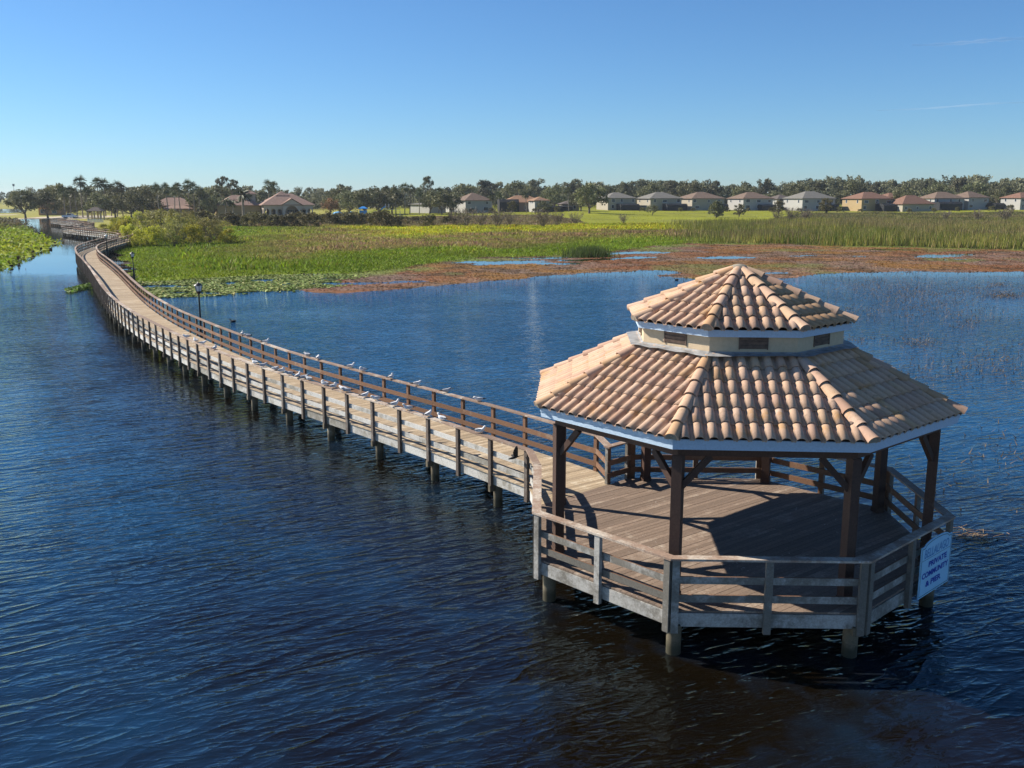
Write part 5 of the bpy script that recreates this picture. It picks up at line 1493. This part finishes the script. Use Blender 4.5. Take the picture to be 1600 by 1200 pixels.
put('pine_tree', pine, 366, 440, 'open-crowned pine just behind the clubhouse tower', 'tree', None, (.7, .7, 1.04))
# trees close behind each house
behind = [(960, 'the oak-hidden grey-roofed house'), (1030, 'the cream grey-roofed house'), (1095, 'the cream brown-roofed house'), (1175, 'the white tan-roofed house'), (1262, 'the wide grey-roofed house'), (1345, 'the tan red-roofed house'), (1430, 'the low red-roofed house'), (1480, 'the white house with the dark cage'), (1540, 'the white balcony house'), (1590, 'the house at the right edge'), (740, 'the steep brown-roofed house'), (820, 'the long pinkish house'), (880, 'the small yellow-tan house')]
for i, (px, nm) in enumerate(behind):
    put('oak_tree', OAKS[i % 5], px - 14, 515 + 12 * (i % 3), f'dark oak rising behind the left half of {nm}', 'tree', 'oaks behind the houses', 1.15 + .12 * (i % 3))
    put('tall_oak', TALL[i % 3], px + 18, 525 + 10 * (i % 4), f'taller grey-green tree behind the right half of {nm}', 'tree', 'oaks behind the houses', 0.98 + .06 * (i % 4))
# the far wood, one mass
rw = np.random.default_rng(77); Vs, Fs, Ts, n0 = [], [], [], 0
proto = []
for i in range(6):
    r = np.random.default_rng(200 + i); h = 11 + i * .6; w = 10 + (i % 3) * 2; cl = []
    for k in range(26):
        a = r.uniform(0, 6.28); q = math.sqrt(r.random()); zz = r.random(); e = math.sqrt(max(.1, 1 - (zz - .2) ** 2 / .75))
        cl.append((math.cos(a) * q * w / 2 * e, math.sin(a) * q * w / 2 * e, h * (.1 + .82 * zz), w * r.uniform(.09, .17)))
    proto.append(leafcloud(np.array(cl), 32, .62, r))
def wood_tree(px, Y, s):
    global n0
    V, F, T = proto[rw.integers(6)]; a = rw.uniform(0, 6.28); c, s_ = math.cos(a), math.sin(a)
    x = bearing(px, Y); P = V * s @ np.array([[c, s_, 0], [-s_, c, 0], [0, 0, 1]]) + [x, Y, hz(x, Y)]
    Vs.append(P); Fs.append(F + n0); n0 += len(P); Ts.append(np.clip(T * .75 + rw.uniform(-.15, .42), 0, 1))
def prof(px):   # tree-top line above the horizon, photo rows
    return float(np.interp(px, [-200, 0, 60, 90, 150, 240, 320, 390, 430, 520, 560, 640, 720, 800, 900, 950, 1010, 1070, 1130, 1200, 1240, 1290, 1340, 1390, 1440, 1500, 1550, 1600, 1800],
                                [297, 297, 297, 292, 290, 288, 288, 290, 291, 290, 292, 292, 290, 288, 287, 286, 280, 281, 290, 289, 286, 279, 282, 279, 281, 278, 279, 277, 277]))
for px in np.arange(-260, 1880, 10.5):
    for lay, Y0 in ((0, 575), (1, 640)):
        p = px + rw.uniform(-5, 5); Y = Y0 + rw.uniform(-25, 25)
        if px < 85: Y = 900 + lay * 120 + rw.uniform(-40, 40)
        need = (305 - prof(p) - (2 if lay == 0 else 0) + rw.normal(0, 2.2)) / FPX * Y + CAM_H - 2.5
        wood_tree(p, Y, max(.5, need / 13.0))
    if px > 400:       # understorey
        p = px + rw.uniform(-5, 5); wood_tree(p, 545 + rw.uniform(-10, 10), rw.uniform(.45, .75))
for px in np.arange(84, 420, 9): wood_tree(px + rw.uniform(-4, 4), 470 + rw.uniform(-15, 25), rw.uniform(.75, 1.05))
me = np_mesh('woodland', np.vstack(Vs), np.vstack(Fs), M['wood_far'], tint=np.concatenate(Ts))
tag(link_mesh('woodland', me), kind='stuff')

# willow thicket beside the boardwalk
WIL = [shrub(300 + i, 4.6 + .4 * (i % 2), 6.2, n=40, per=75, size=.15, lm='willow') for i in range(3)]
WILG = [shrub(310 + i, 5.4, 6.6, n=40, per=60, size=.13, lm='willowg', stems=30) for i in range(3)]
wl = [(186, 190, .95, 0), (200, 176, .8, 0), (212, 196, 1.1, 0), (216, 168, .66, 0), (232, 186, 1.12, 1), (240, 166, .8, 0), (256, 182, 1.18, 1), (268, 166, .85, 1), (282, 180, 1.15, 1), (297, 168, .85, 0), (306, 182, 1.05, 1), (322, 172, .9, 1), (338, 178, .85, 1), (352, 174, .62, 0), (172, 215, .7, 0), (195, 214, .9, 0), (240, 210, 1.1, 1), (290, 206, 1.05, 1), (160, 235, .6, 0), (178, 248, .7, 0), (225, 166, .4, 0), (205, 163, .45, 0)]
for i, (px, Y, s, g_) in enumerate(sorted(wl)):
    put('willow_shrub', (WILG if g_ else WIL)[i % 3], px, Y, ('sparse olive-grey' if g_ else 'leafy yellow-green') + f' willow in the thicket by the boardwalk, {ORD[i]} from the left', 'shrub', 'willow thicket beside the boardwalk', (s, s, s * .95))
# scrub band along the back of the field
SCR = [shrub(330 + i, 3.4, 6.5, n=30, per=55, size=.2, lm='scrub', stems=8) for i in range(4)]
sc_ = [(px + rt.uniform(-5, 5), rt.uniform(262, 292), rt.uniform(.8, 1.15)) for px in range(318, 560, 13)] + [(596, 262, 1.25), (610, 268, .9), (570, 285, .9), (582, 280, 1.0), (669, 262, .9), (628, 290, .7), (648, 300, .6), (700, 290, .7), (545, 275, .95)]
for i, (px, Y, s) in enumerate(sorted(sc_)):
    put('scrub_bush', SCR[i % 4], px, Y, f'dark olive bush in the scrub band behind the field, {ORD[i]} from the left', 'shrub', 'scrub bushes behind the field', (s * 1.05, s * 1.05, s))
hb = [(1004, 452, .5, 'left end of the cream grey-roofed house'), (1064, 455, .45, 'dark pool cage of the cream grey-roofed house'), (1084, 462, .4, 'left corner of the cream brown-roofed house'), (1136, 458, .55, 'right corner of the cream brown-roofed house'), (1170, 462, .4, 'middle of the white tan-roofed house'), (1206, 458, .5, 'patio of the white tan-roofed house'),
      (1250, 455, .45, 'left corner of the wide grey-roofed house'), (1313, 455, .6, 'right corner of the wide grey-roofed house'), (1345, 452, .38, 'left corner of the tan red-roofed house'), (1422, 446, .45, 'gap right of the domed pool cage'), (1460, 448, .5, 'right corner of the low red-roofed house'), (1497, 462, .5, 'right corner of the dark-caged house'), (1552, 465, .6, 'right corner of the balcony house'), (1580, 462, .7, 'gap before the house at the right edge'),
      (735, 428, .5, 'left corner of the steep brown-roofed house'), (768, 428, .6, 'right corner of the steep brown-roofed house'), (836, 428, .5, 'narrow white house end'), (870, 432, .6, 'cage right of the narrow white house end')]
for i, (px, Y, s_, nm) in enumerate(hb):
    put('garden_bush', SCR[(i + 1) % 4], px, Y, f'small dark garden bush by the {nm}', 'shrub', 'garden bushes by the houses', (s_, s_, s_ * 1.15))
TWG = [twiggy(350 + i, 5.0, 8.0) for i in range(3)]
for i, (px, Y, s, lab) in enumerate([(728, 262, 1.05, 'bare grey-brown shrub below the steep brown-roofed house'), (752, 268, .9, 'bare shrub in the middle of the grey clump below the houses'), (776, 262, 1.0, 'bare pale-stemmed shrub below the black pool cage'), (710, 275, .8, 'leftmost low bare shrub of the grey clump'), (795, 270, .85, 'bare shrub at the right end of the left grey clump'),
                                     (848, 268, 1.0, 'bare pale shrub standing alone below the narrow white house end'), (872, 275, .75, 'low bare shrub right of the lone pale one'), (900, 285, .7, 'low bare grey shrub below the spreading oak'), (975, 290, .6, 'faint bare shrub on the field below the grey-roofed houses'), (1238, 320, .95, 'bare grey shrub at the right end of the bright lawn'), (1262, 315, .9, 'bare grey shrub below the wide grey-roofed house'), (1215, 330, .7, 'small bare shrub on the lawn edge'),
                                     (1480, 330, .7, 'bare grey scrub below the white house with the dark cage'), (1530, 330, .8, 'bare grey scrub below the balcony house'), (1575, 325, .9, 'bare grey scrub near the right edge')]):
    put('bare_shrub', TWG[i % 3], px, Y, lab, 'shrub', 'bare shrubs', s)

# ================================================================== PARK THINGS
M['blue'] = plain('blue_plastic', (0.03, 0.22, 0.55), .4, .1, 2, .5); M['ltblue'] = plain('light_blue_canvas', (0.10, 0.36, 0.62), .6, .1, 2); M['greyp'] = plain('grey_steel', (0.3, 0.31, 0.32), .4, .1, 2)
def spot(px, Y): x = bearing(px, Y); return np.array([x, Y, hz(x, Y)])
def shade_tent(px, Y, lab, mat):
    p = spot(px, Y); t = thing('shade_canopy', tuple(p), lab, 'canopy'); m = MB()
    n = 12
    for i in range(n):
        a, b = 2 * math.pi * i / n, 2 * math.pi * (i + 1) / n
        rings = [(2.6, .9), (2.2, 1.6), (1.3, 2.2), (0.05, 2.45)]
        for (r0, z0), (r1, z1) in zip(rings[:-1], rings[1:]):
            m.add([p + (r0 * math.cos(a), r0 * .7 * math.sin(a), z0), p + (r0 * math.cos(b), r0 * .7 * math.sin(b), z0), p + (r1 * math.cos(b), r1 * .7 * math.sin(b), z1), p + (r1 * math.cos(a), r1 * .7 * math.sin(a), z1)], [(0, 1, 2, 3)], 0, .5, True)
    m.build('canvas', mat, t, t)
    for sx in (-1, 1):
        for sy in (-1, 1): m = MB(); m.tube([p + (sx * 1.7, sy * 1.2, 0), p + (sx * 1.7, sy * 1.2, 1.5)], .06, 6); m.build('leg', M['greyp'], t, t)
shade_tent(527, 372, 'low blue rounded canopy on the lawn right of the rusty tree', M['ltblue'])
shade_tent(547, 374, 'second low blue rounded canopy, nearer the playground', M['ltblue'])
p = spot(593, 385); t = thing('play_slide', tuple(p), 'tall blue slide slanting up to a grey play tower', 'slide'); m = MB()
m.bar(p + (-2.2, 0, .5), p + (2.2, 0, 4.0), 1.0, .12); m.bar(p + (-2.2, -.55, .75), p + (2.2, -.55, 4.25), .1, .5); m.bar(p + (-2.2, .55, .75), p + (2.2, .55, 4.25), .1, .5); m.build('chute', M['blue'], t, t)
for sx in (2.3, 3.6):
    for sy in (-.7, .7): m = MB(); m.tube([p + (sx, sy, 0), p + (sx, sy, 5.2)], .08, 6); m.build('post', M['greyp'], t, t)
m = MB(); m.abox(p[0] + 2.2, p[0] + 3.7, p[1] - .8, p[1] + .8, p[2] + 3.9, p[2] + 4.0); m.build('platform', M['greyp'], t, t)
p = spot(567, 385); t = thing('play_tower', tuple(p), 'squat dark-blue play tower left of the tall slide', 'play tower')
m = MB(); m.abox(p[0] - 1.4, p[0] + 1.4, p[1] - 1, p[1] + 1, p[2] + 1.3, p[2] + 2.6); m.build('panel', M['blue'], t, t)
m = MB(); hip(m, Frame(p, 0), -1.5, 1.5, -1.1, 1.1, 3.2, 4.2, .2); m.build('roof', M['blue'], t, t)
for sx in (-1.3, 1.3):
    for sy in (-.9, .9): m = MB(); m.tube([p + (sx, sy, 0), p + (sx, sy, 3.25)], .08, 6); m.build('post', M['greyp'], t, t)
p = spot(612, 388); t = thing('swing_set', tuple(p), 'grey A-frame swing set right of the blue slide', 'swing set')
m = MB(); m.tube([p + (-3.2, 0, 2.9), p + (3.2, 0, 2.9)], .08, 6); m.build('top_bar', M['greyp'], t, t)
for sx in (-3.2, 3.2):
    for sy in (-1.2, 1.2): m = MB(); m.tube([p + (sx, sy, 0), p + (sx, 0, 2.9)], .07, 6); m.build('leg', M['greyp'], t, t)
for u in (-1.5, 0, 1.5):
    m = MB(); m.abox(p[0] + u - .3, p[0] + u + .3, p[1] - .12, p[1] + .12, p[2] + .5, p[2] + .55)
    for q in (-.27, .27): m.tube([p + (u + q, 0, .55), p + (u + q, 0, 2.9)], .02, 4)
    m.build('swing', M['black'], t, t)
# parked white pickup by the lakeside trees
p = spot(107, 372) ; t = thing('pickup_truck', tuple(p), 'white pickup truck parked under the trees behind the sandy beach', 'truck'); M['carw'] = plain('white_car_paint', (.7, .72, .75), .25, .04, 2, .6)
def prof_body(m, P, w, mat=0):
    V = [(a_, -w, b_) for a_, b_ in P] + [(a_, w, b_) for a_, b_ in P]; n = len(P)
    m.add([p + np.array(v) for v in V], [tuple(range(n)), tuple(range(2 * n - 1, n - 1, -1))] + [(i, n + i, n + (i + 1) % n, (i + 1) % n) for i in range(n)], mat)
m = MB(); prof_body(m, [(-2.8, .55), (2.75, .5), (2.8, 1.0), (2.6, 1.15), (1.4, 1.22), (.7, 1.85), (-.8, 1.88), (-1.05, 1.2), (-2.8, 1.2)], .95); m.build('body', M['carw'], t, t)
for sgn_ in (-1, 1): m = MB(); m.add([p + (1.15, sgn_ * .965, 1.25), p + (.62, sgn_ * .965, 1.75), p + (-.72, sgn_ * .965, 1.78), p + (-.9, sgn_ * .965, 1.25)], [(0, 1, 2, 3)]); m.build('window', M['pane'], t, t)
for sx in (-1.8, 1.8):
    for sy in (-.85, .85): m = MB(); m.tube([p + (sx, sy - .12, .4), p + (sx, sy + .12, .4)], .4, 14); wh = m.build('wheel', M['black'], t, t); m = MB(); m.tube([p + (sx, sy - .13, .4), p + (sx, sy + .13, .4)], .22, 10); m.build('rim', M['greyp'], wh, t)
# beach kiosk and white fence
p = spot(148, 350); t = thing('beach_shelter', tuple(p), 'small open timber shelter with tan posts behind the beach', 'shelter'); M['tanpost'] = plain('tan_post', (.5, .38, .24), .8, .1, 2)
for sx in (-2.2, 0, 2.2):
    for sy in (-1.5, 1.5): m = MB(); m.abox(p[0] + sx - .2, p[0] + sx + .2, p[1] + sy - .2, p[1] + sy + .2, p[2], p[2] + 3.0); m.build('post', M['tanpost'], t, t)
m = MB(); hip(m, Frame(p, 0), -2.4, 2.4, -1.7, 1.7, 3.0, 4.6, .4); m.build('roof', roofm('dark_tile_roof', RF['dark']), t, t)
p = spot(146, 318); t = thing('picket_fence', tuple(p), 'short white picket fence between the beach and the yellow willows', 'fence'); m = MB()
for u in np.arange(-2.5, 2.6, .28): m.abox(p[0] + u - .07, p[0] + u + .07, p[1] - .02, p[1] + .02, p[2], p[2] + 1.1)
m.build('picket', M['white'], t, t).__setitem__('kind', 'stuff')
m = MB()
for z in (.35, .85): m.abox(p[0] - 2.6, p[0] + 2.6, p[1] + .022, p[1] + .07, p[2] + z, p[2] + z + .09)
m.build('rail', M['white'], t, t)
p = spot(23, 520); t = thing('flagpole', tuple(p), 'thin tall grey mast above the far trees at the left', 'mast'); m = MB(); m.tube([p, p + Z3 * 8, p + Z3 * 15.5], [.16, .12, .08], 6); m.build('pole', M['greyp'], t, t); m = MB(); m.abox(p[0] - .5, p[0] + .5, p[1] - .2, p[1] + .2, p[2] + 14.4, p[2] + 15.6); m.build('head', M['greyp'], t, t)

# ================================================================== AIR
hm = bpy.data.materials.new('thin_haze'); hm.use_nodes = True; ht_ = hm.node_tree; ht_.nodes.clear()
pv = ht_.nodes.new('ShaderNodeVolumePrincipled'); pv.inputs['Color'].default_value = (0.82, 0.90, 1.0, 1); pv.inputs['Density'].default_value = 0.00009; pv.inputs['Anisotropy'].default_value = 0.2
om = ht_.nodes.new('ShaderNodeOutputMaterial'); ht_.links.new(pv.outputs[0], om.inputs['Volume'])
m = MB(); m.abox(-3100, 3100, -3100, 3100, -3.0, 24.0); tag(m.build('haze', hm), kind='stuff')

# ================================================================== CONTRAILS
cm = bpy.data.materials.new('thin_ice_cloud'); cm.use_nodes = True; ct = cm.node_tree; ct.nodes.clear()
co_ = ct.nodes.new('ShaderNodeOutputMaterial'); tr_ = ct.nodes.new('ShaderNodeBsdfTransparent'); df_ = ct.nodes.new('ShaderNodeBsdfDiffuse'); df_.inputs['Color'].default_value = (.9, .9, .9, 1)
mx_ = ct.nodes.new('ShaderNodeMixShader'); mx_.inputs[0].default_value = 0.055; ct.links.new(tr_.outputs[0], mx_.inputs[1]); ct.links.new(df_.outputs[0], mx_.inputs[2]); ct.links.new(mx_.outputs[0], co_.inputs['Surface'])
for (x0, y0, x1, y1, rad, lab) in ((1425, 70, 1640, 58, 38, 'faint short contrail high in the sky at upper right'), (1370, 172, 1640, 158, 30, 'faint lower contrail in the sky above the right-hand houses')):
    P = []
    for t in np.linspace(0, 1, 24):
        q = at(x0 + (x1 - x0) * t, y0 + (y1 - y0) * t + 1.2 * math.sin(t * 7), 3000.0) - np.array([0, 0, CAM_H]); P.append(q)
    m = MB(); m.tube(P, [rad * (0.15 + math.sin(math.pi * min(1, t * .8 + .1)) * (0.75 + .35 * math.sin(t * 40))) for t in np.linspace(0, 1, 24)], 10, cap=False)
    tag(m.build('contrail', cm), lab, 'contrail')
